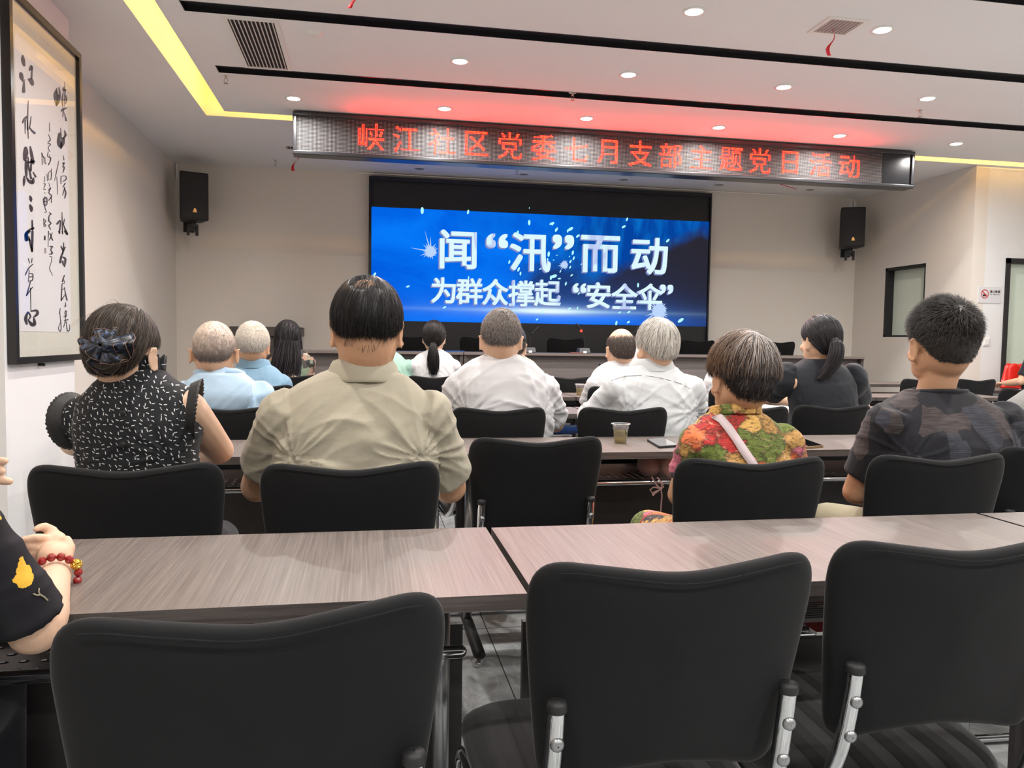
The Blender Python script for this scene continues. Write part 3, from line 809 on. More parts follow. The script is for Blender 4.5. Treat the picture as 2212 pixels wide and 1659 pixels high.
for key, (ox, oy, sc) in (('A', SA), ('B', SB_), ('C', SC_)):
    for st in INK[key].split('|'):
        a_, w_ = st.split(';')
        a_ = [float(t) for t in a_.split(',')]; w_ = [float(t) for t in w_.split(',')]
        pp = np.array(a_).reshape(-1, 2); ww = np.array(w_)
        # resample smoothly
        n = len(pp); T = np.linspace(0, n - 1, (n - 1) * 6 + 1)
        def cr(arr, t):
            i = min(int(t), n - 2); u = t - i
            p0, p1, p2, p3 = arr[max(i - 1, 0)], arr[i], arr[i + 1], arr[min(i + 2, n - 1)]
            return 0.5 * (2 * p1 + (p2 - p0) * u + (2 * p0 - 5 * p1 + 4 * p2 - p3) * u * u + (3 * p1 - p0 - 3 * p2 + p3) * u ** 3)
        c = np.array([cr(pp, t) for t in T]); w = np.array([max(cr(ww, t), 3) for t in T]) * 1.22
        d = np.gradient(c, axis=0); d /= np.maximum(np.hypot(d[:, 0], d[:, 1]), 1e-6)[:, None]
        nrm = np.stack([-d[:, 1], d[:, 0]], 1)
        L = c + nrm * w[:, None] / 2; R2 = c - nrm * w[:, None] / 2
        def cap(cc, dd, nn, ww_, s):
            return [cc + dd * s * ww_ / 2 * math.sin(q) + nn * ww_ / 2 * math.cos(q) for q in np.linspace(0, math.pi, 7)]
        vs = []
        fc = []
        for i in range(len(c)): vs += [L[i], R2[i]]
        fc = [(2 * i, 2 * i + 1, 2 * i + 3, 2 * i + 2) for i in range(len(c) - 1)]
        k = len(vs); e0 = cap(c[0], d[0], nrm[0], w[0], -1); vs += e0; fc.append(tuple(range(k, k + 7)))
        k = len(vs); e1 = cap(c[-1], d[-1], nrm[-1], w[-1], 1); vs += e1; fc.append(tuple(range(k, k + 7)))
        ink.add([P_(ox + q[0] / sc, oy + q[1] / sc, 0.0002) for q in vs], fc)
ink.build('brush_strokes', plain('ink', srgb(52, 46, 52), 0.5), pic, po)
se = MB()
for (ox, oy, s), (a0, b0, a1, b1) in ((SB_, (478, 1590, 498, 1650)), (SC_, (432, 50, 450, 110)), (SC_, (432, 205, 458, 270))):
    se.add([P_(ox + q[0] / s, oy + q[1] / s, 0.0001) for q in ((a0, b0), (a1, b0), (a1, b1), (a0, b1))], [(0, 1, 2, 3)])
se.build('seal_marks', plain('seal', srgb(160, 146, 160), 0.6), pic, po)
MB().add([(PX + 0.028, fy0 + b, fz0 + b), (PX + 0.028, fy1 - b, fz0 + b), (PX + 0.028, fy1 - b, fz1 - b), (PX + 0.028, fy0 + b, fz1 - b)], [(0, 1, 2, 3)]).build('glass', M['glass'], pic, po)
hk = at_x(92, 785, PX + 0.02)
MB().cyl((PX + 0.002, hk.y, fz0 - 0.012), (PX + 0.03, hk.y, fz0 - 0.012), 0.008, 8).build('hanger_peg', M['blackmatte'], pic, po)
# ------------------------------------------------------------------ training tables
TT = 0.75
def perf_shelf(m, x0, x1, y0, y1, z, pitch=0.03, r=0.0075):
    nx = int((x1 - x0) / pitch); ny = int((y1 - y0) / pitch)
    px_, py_ = (x1 - x0) / nx, (y1 - y0) / ny
    for i in range(nx):
        for j in range(ny):
            cx_ = x0 + (i + 0.5) * px_; cy_ = y0 + (j + 0.5) * py_
            o, q = [], []
            for k in range(8):
                t = math.pi / 4 * k
                c, s = math.cos(t), math.sin(t)
                mx = max(abs(c), abs(s))
                o.append((cx_ + c / mx * px_ / 2, cy_ + s / mx * py_ / 2, z)); q.append((cx_ + r * c * 1.25, cy_ + r * s * 0.8, z))
            q2 = [(a, b_, z - 0.002) for a, b_, _ in q]
            m.add(o + q + q2, [(k, (k + 1) % 8, 8 + (k + 1) % 8, 8 + k) for k in range(8)] + [(8 + k, 8 + (k + 1) % 8, 16 + (k + 1) % 8, 16 + k) for k in range(8)])

M['shelfmetal'] = plain('shelf_metal', srgb(150, 144, 145), 0.28, metal=0.75)
def make_table(L, D=0.43):
    r = empty('training_table', (0, 0, 0), 'x', 'table', 'training tables')
    x0, x1 = -L / 2, L / 2
    tp_ = MB().box(x0, x1, 0, D, TT - 0.025, TT); tp_.m = [1, 0, 1, 1, 1, 1]  # edges and underside take the darker wood as painted shade
    tp_.build('table_top', [M['wood'], M['darkwood_edgeshade']], r)
    MB().box(x0 + 0.055, x1 - 0.055, D - 0.075, D - 0.058, 0.16, 0.575).build('modesty_panel', M['panel'], r)
    s = MB(); perf_shelf(s, x0 + 0.12, x1 - 0.12, 0.11, 0.30, 0.625)
    s.box(x0 + 0.12, x1 - 0.12, 0.30, 0.305, 0.622, 0.66)
    s.build('perforated_shelf', M['shelfmetal'], r)
    rl = MB().tube([(x0 + 0.09, 0.105, 0.622), (x1 - 0.09, 0.105, 0.622)], 0.011, 12)
    rl.build('shelf_rail', M['chrome'], r, smooth=True)
    for sx in (-1, 1):
        xc = sx * (L / 2 - 0.10)
        g = MB()
        g.cyl((xc, 0.328, 0.06), (xc, 0.328, TT - 0.06), 0.017, 18)
        lg = g.build('leg', M['steel'], r, smooth=True)
        MB().box(xc - 0.022, xc + 0.022, 0.1, 0.33, TT - 0.06, TT - 0.025).build('top_bracket', M['darkmetal'], lg, bevel=0.004)
        ft = MB().tube([(xc, 0.0, 0.052), (xc, D, 0.052)], 0.022, 12, flat=0.75)
        ft.build('foot', M['blackmatte'], lg, smooth=True)
        for yy in (0.03, D - 0.03):
            MB().lathe([(0.002, 0.038), (0.008, 0.036), (0.016, 0.022), (0.022, 0.004), (0.02, 0.0), (0.001, 0.0)], (xc, yy, 0), 16).build('glide', M['chrome'], lg, smooth=True)
    return r
TL = 1.148
table0 = make_table(TL)
_used = []
def table(xc, y0, label, dz=0.0):
    r = table0 if not _used else copy_tree(table0)
    _used.append(1)
    r.location = (xc, y0, dz); r['label'] = label
    return r
row_w = ['nearest row', 'second row', 'third row', 'fourth row', 'fifth row']
table(0.245 - TL / 2, 1.162, 'nearest grey oak training table left of the seam, under the clasped hands')
table(0.256 + TL / 2, 1.157, 'nearest grey oak training table right of the seam, with a pink sheen')
table(1.409 + TL / 2 + 0.005, 1.155, 'nearest grey oak training table at the right edge, mostly cut off')
for i, (x, w) in enumerate(((0.28 - TL / 2, 'in front of the woman with the flower scrunchie'), (0.288 + TL / 2, 'holding the near tea cup and the silver phone'),
             (0.295 + TL * 1.5 + 0.008, 'in front of the young man in the patterned tee'))):
    table(x, 2.625, 'grey oak training table ' + w)
for x, w in ((0.03 - TL / 2, 'before the man in the pale blue hooded jacket'), (0.04 + TL / 2, 'before the man in the rumpled white tee'),
             (0.05 + TL * 1.5, 'that the ponytailed woman in black leans on'), (0.06 + TL * 2.5, 'just right of the woman in puff sleeves'), (0.07 + TL * 3.5, 'in the third row behind the grey tee')):
    table(x, 4.03, 'grey oak training table ' + w)
for x, w in ((0.265 - TL / 2, 'before the man in the blue collared shirt'), (0.275 + TL / 2, 'just left of the far tea cup'),
             (0.285 + TL * 1.5, 'with the far tea cup at its left end'), (0.295 + TL * 2.5, 'showing pale past the right puff sleeve'), (0.305 + TL * 3.5, 'in the fourth row behind the young man\'s neck')):
    table(x, 5.24, 'grey oak training table ' + w)
table(0.50, 6.32, 'grey oak training table before the ponytailed woman in white')
table(1.66, 6.32, 'grey oak training table just before the long front desk')
table(4.55, 6.12, 'grey oak training table past the right end of the front desk', 0.05)
table(5.71, 6.08, 'grey oak training table under the writing arm at the right edge', 0.0)

# ------------------------------------------------------------------ black conference chairs
def quilt():
    m = NT('quilted_black_fabric')
    s = m.sep(m.co())
    w = m.math('PINGPONG', m.math('MULTIPLY', s[0], 14.0), 0.5)
    n1 = m.noise(900, 2, 0.6)[0]
    m.base(m.ramp(w, [(0.0, srgb(14, 14, 15)), (0.12, srgb(30, 31, 32))]))
    m.set(rough=0.85, sheen=0.25, sheenr=0.45, spec=0.25)
    return m.bump(m.ramp(w, [(0.0, (0, 0, 0)), (0.35, (1, 1, 1))]), 0.6, 0.012).mat
M['quilt'] = quilt()
def pad_rings(outline, c, T, layers=((0.0, 1.0), (0.45, 0.99), (0.75, 0.94), (0.9, 0.8), (0.97, 0.55), (1.0, 0.0)), front=1.0):
    """concentric rings of an outline (list of 2-D points about c): back face, rim, front face -> (u, v, t)"""
    rings = []
    for s, t in layers: rings.append([((p[0] - c[0]) * max(s, 0.02) + c[0], (p[1] - c[1]) * max(s, 0.02) + c[1], -T * t) for p in outline])
    for s, t in reversed(layers[:-1]): rings.append([((p[0] - c[0]) * max(s, 0.02) + c[0], (p[1] - c[1]) * max(s, 0.02) + c[1], T * t * front) for p in outline])
    return rings
def rounded(points, rad, n=6):
    """round the corners of a polygon"""
    out = []
    N = len(points)
    for i, p in enumerate(points):
        a, b = np.array(points[i - 1], float), np.array(points[(i + 1) % N], float)
        p = np.array(p, float); r = rad[i]
        if r <= 0: out.append(tuple(p)); continue
        da, db = (a - p), (b - p)
        r1 = min(r, 0.48 * np.hypot(*da)); r2 = min(r, 0.48 * np.hypot(*db))
        A = p + da / np.hypot(*da) * r1; B = p + db / np.hypot(*db) * r2
        for t in np.linspace(0, 1, n):
            out.append(tuple((1 - t) ** 2 * A + 2 * t * (1 - t) * p + t * t * B))
    return out
BW = 0.203
def back_y(x, z): return (0.87 - z) * 0.20 + 0.03 * (x / 0.2) ** 2 - 0.012
def make_chair():
    r = empty('conference_chair', (0, 0, 0), 'x', 'chair', 'black conference chairs')
    pts = [(-0.168, 0.548), (-0.08, 0.572), (0, 0.582), (0.08, 0.572), (0.168, 0.548), (0.19, 0.72), (BW, 0.876), (0.09, 0.864), (0, 0.852), (-0.09, 0.864), (-BW, 0.876), (-0.19, 0.72)]
    ol = rounded(pts, [0.045, 0.03, 0.03, 0.03, 0.045, 0.08, 0.072, 0.05, 0.05, 0.05, 0.072, 0.08], 6)
    b = MB()
    b.loft([[(u, back_y(u, v) + t, v) for u, v, t in rg] for rg in pad_rings(ol, (0, 0.74), 0.021)], cap=True)
    b.build('backrest', M['fabric'], r, smooth=True, subsurf=1)
    # piping seam along the back edge
    sm = MB()
    top = sorted([(x, z) for x, z in ol if z > 0.845 and abs(x) < 0.178])
    sm.tube([(x * 0.96, back_y(x, z) - 0.0185, z - 0.0105) for x, z in top], 0.001, 5)
    sm.build('seam', M['fabric'], r, smooth=True)
    sp = [(-0.19, 0.09), (0.19, 0.09), (0.225, 0.3), (0.215, 0.53), (-0.215, 0.53), (-0.225, 0.3)]
    so_ = rounded(sp, [0.09, 0.09, 0.1, 0.1, 0.1, 0.1], 7)
    s = MB()
    s.loft([[(u, v, 0.448 + t - (0.012 if v > 0.48 else 0)) for u, v, t in rg] for rg in pad_rings(so_, (0, 0.3), 0.032)], cap=True)
    s.build('seat', M['quilt'], r, smooth=True, subsurf=1)
    for sx in (-1, 1):
        x = sx * 0.158
        y7 = back_y(x, 0.68) - 0.036
        path = [(x, y7, 0.682), (x, back_y(x, 0.6) - 0.040, 0.6), (x * 1.03, back_y(x, 0.52) - 0.03, 0.51), (x * 1.12, 0.085, 0.445), (x * 1.2, 0.13, 0.405), (x * 1.28, 0.2, 0.398), (x * 1.3, 0.42, 0.398), (x * 1.3, 0.49, 0.385), (x * 1.3, 0.525, 0.34),
                (x * 1.3, 0.525, 0.09), (x * 1.3, 0.51, 0.035), (x * 1.3, 0.46, 0.013), (x * 1.3, 0.2, 0.013), (x * 1.3, 0.06, 0.013)]
        f = MB().tube(path, 0.0122, 12)
        tb = f.build('side_tube', M['chrome'], r, smooth=True, subsurf=1)
        c = MB().lathe([(0.001, 0.011), (0.0118, 0.009), (0.0132, 0.005), (0.0132, -0.003), (0.0124, -0.004)], (x, y7 + 0.0, 0.684), 16)
        c.build('end_cap', M['blackmatte'], tb, smooth=True)
        for zz in (0.64, 0.585):
            yb = back_y(x, zz) - 0.049
            MB().lathe([(0.001, 0.006), (0.005, 0.0055), (0.0085, 0.003), (0.0095, -0.001)], (0, 0, 0), 14).build('bolt', M['steel'], tb, smooth=True, loc=(x, yb, zz)).rotation_euler = (math.pi / 2, 0, 0)
    MB().tube([(-0.2, 0.07, 0.013), (0.2, 0.07, 0.013)], 0.0118, 10).build('floor_bar', M['chrome'], r, smooth=True)
    MB().tube([(-0.19, 0.2, 0.398), (0.19, 0.2, 0.398)], 0.011, 10).build('seat_bar', M['chrome'], r, smooth=True)
    return r
chair0 = make_chair()
_uc = []
def chair(x, y, label, rz=0.0, z=0.0):
    r = chair0 if not _uc else copy_tree(chair0)
    _uc.append(1)
    r.location = (x, y, z); r.rotation_euler = (0, 0, math.radians(rz)); r['label'] = label
    return r
chair(-0.104, 0.805, 'empty black fabric chair nearest the viewer, before the left table', 6)
chair(0.392, 0.915, 'empty black fabric chair in the middle of the nearest row', 1)
chair(0.835, 0.955, 'empty black fabric chair at the lower right corner, its quilted seat showing', -2)
chair(-0.497, 1.748, 'black fabric chair under the woman with the flower scrunchie', 1)
chair(-0.03, 1.722, 'black fabric chair under the stout man in the khaki polo', 1)
chair(0.476, 2.135, 'empty black fabric chair tucked in at the second row table beside the khaki man', 1)
chair(0.912, 1.715, 'black fabric chair under the woman in the bright floral blouse', 0)
chair(1.428, 1.725, 'black fabric chair under the young man in the dark patterned tee', 0)
chair(1.90, 1.83, 'empty black fabric chair cut off by the right edge, beside the young man', -3)
chair(-0.52, 3.16, 'black fabric chair under the man in the pale blue hooded jacket')
chair(0.528, 3.09, 'black fabric chair under the man in the rumpled white tee')
chair(1.052, 3.09, 'black fabric chair under the silver haired man in the white shirt')
chair(1.625, 3.12, 'black fabric chair seen above the floral blouse\'s right shoulder')
chair(2.075, 3.19, 'black fabric chair under the ponytailed woman with black puff sleeves')
def cpx_chair(px, Y, label, top=0.868, z=0.0):
    p = at_y(px, 800, Y)
    chair(p.x, Y, label, 0, z)
cpx_chair(558, 4.53, 'black fabric chair under the white haired man in the blue collared shirt')
cpx_chair(775, 4.53, 'black fabric chair hidden behind the khaki man, under the person in grey blue')
cpx_chair(1100, 4.53, 'black fabric chair behind the rumpled white tee, under the man in the dark cap')
cpx_chair(1340, 4.53, 'black fabric chair under the balding man in the white tee')
cpx_chair(1600, 4.53, 'black fabric chair in the fourth row behind the bowl cut head')
cpx_chair(2026, 4.53, 'empty black fabric chair in the fourth row seen beside the young man\'s neck')
cpx_chair(2222, 4.50, 'black fabric chair at the right edge just behind the grey shoulder')
cpx_chair(630, 5.74, 'black fabric chair under the woman with long loose black hair')
cpx_chair(812, 5.74, 'black fabric chair under the person in mint green')
cpx_chair(937, 5.74, 'black fabric chair under the ponytailed woman in white')
cpx_chair(1232, 5.74, 'empty black fabric chair in the fifth row behind the far tea cup')
cpx_chair(1400, 5.74, 'black fabric chair under the dark haired person between the bald and silver heads')
cpx_chair(1997, 5.74, 'empty black fabric chair in the fifth row left of the young man\'s neck')
cpx_chair(2113, 5.74, 'empty black fabric chair in the fifth row right of the young man\'s neck')
cpx_chair(2287, 5.66, 'black fabric chair under the writing person in a black sleeve')
for i, (px, w) in enumerate(((890, 'left of the ponytail'), (1035, 'left of the grey cropped head'), (1222, 'left of the upright microphone'), (1415, 'behind the silver haired man'), (1508, 'at the right end of the screen'), (1682, 'against the pale wall beside the screen'))):
    cpx_chair(px, 7.72, 'dark chair behind the front desk, ' + w, 0, 0.295)

# ------------------------------------------------------------------ long front desk on the stage
DY0, DY1 = 7.0, 7.5
dz0, dz1 = 0.28, 1.02
def desk(x0, x1, label, n=1):
    r = empty('front_desk', ((x0 + x1) / 2, DY0, dz0), label, 'desk', 'front desk units')
    m = MB().box(x0, x1, DY0 - 0.02, DY1, dz1 - 0.022, dz1)
    m.build('desk_top', M['wood'], r, r.location, bevel=0.002)
    m = MB()
    m.box(x0, x0 + 0.03, DY0, DY1, dz0, dz1 - 0.022); m.box(x1 - 0.03, x1, DY0, DY1, dz0, dz1 - 0.022)
    m.build('side_panels', M['darkwood_edgeshade'], r, r.location)
    MB().box(x0 + 0.03, x1 - 0.03, DY0 + 0.05, DY0 + 0.07, dz0 + 0.0, dz1 - 0.022).build('front_panel', M['frontpanel'], r, r.location)
    return r
def fpan():
    m = NT('desk_front_laminate')
    g = m.noise(1, 4, 0.6, m.mapping((3, 60, 70)), 0.2)[0]
    m.base(m.ramp(g, [(0.35, srgb(100, 93, 92)), (0.65, srgb(109, 102, 100))]))
    return m.set(rough=0.45).mat
M['frontpanel'] = fpan()
dxa = at_y(1001, 780, DY0).x
dxb = at_y(1866, 772, DY0).x
desk(dxa - 1.45, dxa - 0.004, 'dark wood front desk unit at the left, behind the ponytailed woman in white')
desk(dxa + 0.004, dxb, 'very long dark wood front desk across the stage carrying the microphones')

# microphones on the desk
def microphone(px, py_base, label, lit=True, h=0.2, lean=-0.05):
    b = at_y(px, py_base, DY0 + 0.12)
    z = dz1
    r = empty('desk_microphone', (b.x, DY0 + 0.12, z), label, 'microphone')
    m = MB()
    m.loft([[(x * s, y * s2, zz) for x, y in ((-0.055, -0.06), (0.055, -0.06), (0.055, 0.06), (-0.055, 0.06))] for s, s2, zz in ((1.0, 1, 0), (1.0, 1, 0.012), (0.86, 0.8, 0.052))])
    m.build('base', plain('mic_base', srgb(70, 70, 78), 0.4), r, bevel=0.006)
    MB().box(-0.016, 0.016, -0.062, -0.058, 0.004, 0.024).build('label_patch', M['white'], r)
    MB().box(-0.03, 0.03, -0.0575, -0.05, 0.03, 0.046).build('button_strip', M['steel'], r)
    g = MB().tube([(0.012, 0.0, 0.05), (0.008, 0, 0.05 + h * 0.45), (lean * 0.5, -0.01, 0.05 + h * 0.8)], 0.0035, 8)
    g.build('gooseneck', M['blackmatte'], r, smooth=True)
    e = Vector((lean * 0.5, -0.01, 0.05 + h * 0.8)); d = Vector((lean, -0.02, 0.06)).normalized()
    MB().tube([e, e + d * 0.012], 0.011, 12).build('light_ring', emitter('mic_light', (1.0, 0.04, 0.02, 1), 4.0) if lit else M['blackmatte'], r, smooth=True)
    MB().tube([e + d * 0.012, e + d * 0.04, e + d * 0.085], [0.010, 0.011, 0.009], 10).build('microphone_head', M['blackmatte'], r, smooth=True)
microphone(1260, 757, 'desk microphone with a glowing red ring standing on the front desk')
microphone(1143, 753, 'desk microphone half hidden behind the man in the dark cap', False, 0.16, 0.05)
bk = at_z(1236, 763, dz1)
tag(MB().box(bk.x - 0.07, bk.x + 0.05, DY0 + 0.02, DY0 + 0.1, dz1, dz1 + 0.012).build('red_notebook', plain('red_cover', srgb(110, 62, 56), 0.5), None, (bk.x, DY0 + 0.06, dz1), bevel=0.002), 'flat red notebook lying on the front desk left of the lit microphone', 'notebook')
fo = at_y(985, 756, DY0 + 0.2)
tag(MB().box(fo.x - 0.10, fo.x + 0.07, DY0 + 0.1, DY0 + 0.3, dz1, dz1 + 0.01).build('blue_folder', plain('blue_cover', srgb(52, 84, 140), 0.4), None, (fo.x, DY0 + 0.2, dz1), bevel=0.002), 'flat blue folder on the left front desk beside the ponytailed woman', 'folder')

# lectern against the front wall at the left
lx0, lx1 = at_y(497, 715, 8.05).x, at_y(653, 715, 8.05).x
lz1, lz0 = at_y(575, 706, 8.05).z, at_y(575, 726, 8.05).z
lc = empty('lectern', ((lx0 + lx1) / 2, 8.1, 0), 'dark brown lectern with a wide top by the front wall, behind the long haired woman', 'lectern')
MB().box(lx0, lx1, 8.0, 8.3, lz0, lz1).build('top', M['darkwood_edgeshade'], lc, lc.location, bevel=0.004)
MB().box((lx0 + lx1) / 2 - 0.06, (lx0 + lx1) / 2 + 0.13, 8.06, 8.26, 0.03, lz0).build('column', M['darkwood_edgeshade'], lc, lc.location, bevel=0.004)
MB().box((lx0 + lx1) / 2 - 0.22, (lx0 + lx1) / 2 + 0.26, 8.0, 8.3, 0.0, 0.03).build('base', M['darkwood_edgeshade'], lc, lc.location, bevel=0.004)

# ------------------------------------------------------------------ things on and under the tables
def tea():
    m = NT('tea')
    tr = m.n('ShaderNodeBsdfTransparent'); tr.inputs[0].default_value = (0.80, 0.72, 0.36, 1)
    df = m.n('ShaderNodeBsdfDiffuse'); df.inputs[0].default_value = (0.40, 0.33, 0.10, 1)
    mx = m.n('ShaderNodeMixShader', i_Fac=0.22)
    m.l(tr.outputs[0], mx.inputs[1]); m.l(df.outputs[0], mx.inputs[2]); m.l(mx.outputs[0], m.out.inputs[0])
    return m.mat
M['tea'] = tea(); M['leaf'] = plain('tea_leaf', srgb(150, 128, 20), 0.6)
M['cup'] = glass_mat('clear_plastic', (0.93, 0.94, 0.95, 1), 0.05, 0.25)
def cup(px, py, label, s=1.0):
    b = at_z(px, py, TT)
    r = empty('tea_cup', (b.x, b.y, TT), label, 'cup', 'clear plastic tea cups')
    MB().lathe([(0.001, 0.001), (0.024 * s, 0.001), (0.025 * s, 0.003), (0.029 * s, 0.046 * s), (0.0335 * s, 0.062 * s), (0.0345 * s, 0.075 * s), (0.038 * s, 0.0765 * s), (0.038 * s, 0.079 * s), (0.034 * s, 0.079 * s), (0.0325 * s, 0.062 * s)], n=32).build('cup_wall', M['cup'], r, smooth=True)
    MB().lathe([(0.001, 0.003), (0.0235 * s, 0.003), (0.0278 * s, 0.044 * s), (0.0285 * s, 0.05 * s), (0.001, 0.05 * s)], n=32).build('tea', M['tea'], r, smooth=True)
    g = random.Random(int(px)); m = MB()
    for k in range(70):
        a, q = g.uniform(0, 6.28), 0.0235 * s * math.sqrt(g.random()); z = 0.0045 + 0.009 * s * g.random() ** 1.5
        v = Vector((math.cos(g.uniform(0, 6.28)), math.sin(g.uniform(0, 6.28)), g.uniform(-0.4, 0.4))) * 0.004
        c = Vector((q * math.cos(a) * 0.85, q * math.sin(a) * 0.85, z))
        m.tube([c - v, c + v], 0.0012, 5)
    m.build('tea_leaves', M['leaf'], r)
    rim = MB().lathe([(0.0345 * s, 0.0765 * s), (0.0395 * s, 0.0775 * s), (0.0385 * s, 0.080 * s), (0.034 * s, 0.0795 * s)], n=32)
    rim.build('rim', plain('cup_rim', (0.85, 0.87, 0.9, 1), 0.15, alpha=0.6), r, smooth=True)
cup(1340, 957, 'clear plastic cup of pale tea on the second row table beside the silver phone', 0.95)
cup(1253, 854, 'clear plastic cup of pale tea on a far table behind the tucked in chair', 1.02)

def phone(corners, label, body, screen, group='phones on the second row table'):
    c = [at_z(x, y, TT) for x, y in corners]
    r = empty('mobile_phone', sum(c, Vector()) / 4, label, 'phone', group)
    r.location.z = TT
    o = r.location
    ol = [tuple(v) for v in rounded([(p.x - o.x, p.y - o.y) for p in c], [0.01] * 4, 6)]
    def slab(k, z0, z1): return [[(x * k, y * k, z) for x, y in ol] for z in (z0, z1)]
    m = MB().loft(slab(1.0, 0.0, 0.0085)); m.build('body', body, r, bevel=0.002)
    MB().loft(slab(0.93, 0.0085, 0.0089)).build('screen', screen, r)
    return r
M['phoneglass'] = plain('phone_glass', srgb(12, 12, 14), 0.06)
M['phonegrey'] = plain('phone_grey_face', srgb(160, 160, 162), 0.08)  # plain grey screen face
phone([(1397, 953), (1434, 949), (1466, 966), (1424, 969)], 'silver faced phone lying on the second row table right of the tea cup', M['blackmatte'], M['phonegrey'])
phone([(1706, 957), (1735, 951), (1780, 967), (1742, 970)], 'black screened phone lying on the second row table beside the floral blouse', plain('gold_edge', srgb(150, 124, 92), 0.3, metal=0.6), M['phoneglass'])
pe = [at_z(1704, 959, TT), at_z(1748, 968, TT)]
pen = MB().tube([p + Vector((-0.012, -0.006, 0.006)) for p in pe], 0.0042, 8)
tag(pen.build('pen', plain('brown_pen', srgb(112, 74, 60), 0.4), None, pe[0], True), 'brown pen lying along the black screened phone', 'pen')

M['paper'] = plain('white_paper', srgb(236, 236, 234), 0.7)
def sheets(name, px, py, w, d, h, rz, label, cat, mat_=None, Z=TT):
    c = at_z(px, py, Z)
    o = MB().box(-w / 2, w / 2, -d / 2, d / 2, 0, h).build(name, mat_ or M['paper'], None, loc=(c.x, c.y, Z))
    o.rotation_euler = (0, 0, math.radians(rz))
    return tag(o, label, cat)
sheets('paper_stack', 1672, 880, 0.2, 0.26, 0.006, 20, 'white papers under the forearm of the woman in black puff sleeves', 'paper')
sheets('paper_stack', 2205, 843, 0.2, 0.12, 0.006, 8, 'white papers under the writing arm at the right edge', 'paper', None, TT)
pn = MB().tube([at_z(1668, 877, TT) + Vector((0, 0, 0.012)), at_z(1706, 874, TT) + Vector((0, 0, 0.016))], 0.005, 8)
tag(pn.build('pen', plain('silver_pen', srgb(170, 170, 172), 0.25, metal=0.7), None, at_z(1668, 877, TT), True), 'silver pen on the papers by the hand of the woman in puff sleeves', 'pen')
rc = at_z(1306, 798, 0.76)
rm = at_y(1307, 789, 6.45)
tag(MB().box(rm.x - 0.05, rm.x + 0.04, 6.42, 6.48, TT, rm.z + 0.012).build('black_box', M['blackmatte'], None, (rm.x, 6.45, TT), bevel=0.004), 'small black box with pale marks beside the balding man', 'box')

# blue book pile and grey bag on the third row shelf
bb = at_y(1224, 941, 4.2)
books = [('lower', 0.0, srgb(34, 60, 110)), ('upper', 0.016, srgb(40, 96, 190))]
for nm, dz, c in books:
    o = MB().box(-0.095, 0.085, -0.07, 0.07, 0, 0.015).build('blue_book', plain('blue_book_cover', c, 0.25), None, loc=(bb.x, 4.245, 0.628 + dz), bevel=0.001)
    tag(o, 'glossy blue book %s of the pair on the third row shelf' % ('at the bottom' if nm == 'lower' else 'on top'), 'book', 'blue books on the third row shelf')
m = MB(); m.ell((0, 0, 0.05), (0.085, 0.06, 0.05), None, 16, 10)
gb = at_y(1262, 925, 4.2)
o = m.build('grey_bag', plain('grey_canvas', srgb(96, 98, 104), 0.8), None, loc=(gb.x + 0.05, 4.25, 0.628), smooth=True)
tag(o, 'soft grey bag on the third row shelf right of the blue books', 'bag')
# printed magazine on the nearest right shelf, seen between the two near chairs
mg = at_z(1783, 1322, 0.63)
o = empty('magazine', (mg.x, mg.y, 0.6265), 'white and red printed magazine on the shelf seen between the two nearest right chairs', 'magazine')
MB().box(-0.08, 0.08, -0.10, 0.075, 0, 0.006).build('pages', M['paper'], o)
MB().box(-0.08, 0.08, -0.10, -0.055, 0.006, 0.0066).build('red_band', plain('red_print', srgb(150, 30, 32), 0.4), o)
m = MB()
for k in range(9): m.box(-0.07, 0.0 + 0.05 * ((k * 7) % 3), 0.055 - k * 0.011, 0.059 - k * 0.011, 0.006, 0.0064)
m.build('print_lines', M['signink'], o)

# pink bag with a bow on the second row shelf
pb = at_y(1425, 1018, 2.80)
bag = empty('pink_bag', (pb.x, 2.80, 0.63), 'dusty pink soft bag with a drawstring bow on the shelf beside the floral sleeve', 'bag')
pinkm = NT('pink_suede'); pinkm.base(pinkm.mix(pinkm.noise(9, 3)[0], srgb(150, 116, 112), srgb(188, 152, 146))).set(rough=0.8, sheen=0.3)
M['pink'] = pinkm.mat
m = MB()
m.ell((-0.035, 0.02, 0.042), (0.045, 0.06, 0.042), None, 18, 12)
m.ell((0.03, 0.0, 0.045), (0.05, 0.05, 0.045), None, 18, 12)
m.build('pouch', M['pink'], bag, smooth=True)
rg_ = []
for k in range(20):
    t = 2 * math.pi * k / 20
    rg_.append((0.035 + 0.028 * math.cos(t), -0.045, 0.046 + 0.03 * math.sin(t)))
m = MB().tube(rg_ + [rg_[0]], 0.018, 10, ends=False)
m.build('handle_loop', M['pink'], bag, smooth=True)
def bp(px, py): 
    v = at_y(px, py, 2.71); return v - Vector(bag.location)
m = MB()
k0 = bp(1427, 1056)
for pts in ([(1408, 1030), (1416, 1045), (1427, 1056)], [(1420, 1032), (1431, 1044), (1433, 1052), (1427, 1056)], [(1427, 1056), (1412, 1052), (1404, 1058), (1409, 1065), (1416, 1062), (1427, 1057)],
            [(1427, 1056), (1418, 1048), (1417, 1042), (1428, 1043), (1429, 1050), (1427, 1056)], [(1427, 1056), (1419, 1063), (1411, 1068)], [(1427, 1056), (1430, 1070), (1428, 1090), (1427, 1110), (1425, 1122)]):
    P = [bp(*q) for q in pts]
    m.tube(P, 0.0026, 8)
m.ell(k0, (0.006, 0.005, 0.006)); m.ell(bp(1411, 1068), (0.005, 0.004, 0.006))
m.build('drawstring_bow', plain('pink_cord', srgb(196, 158, 152), 0.7), bag, smooth=True)

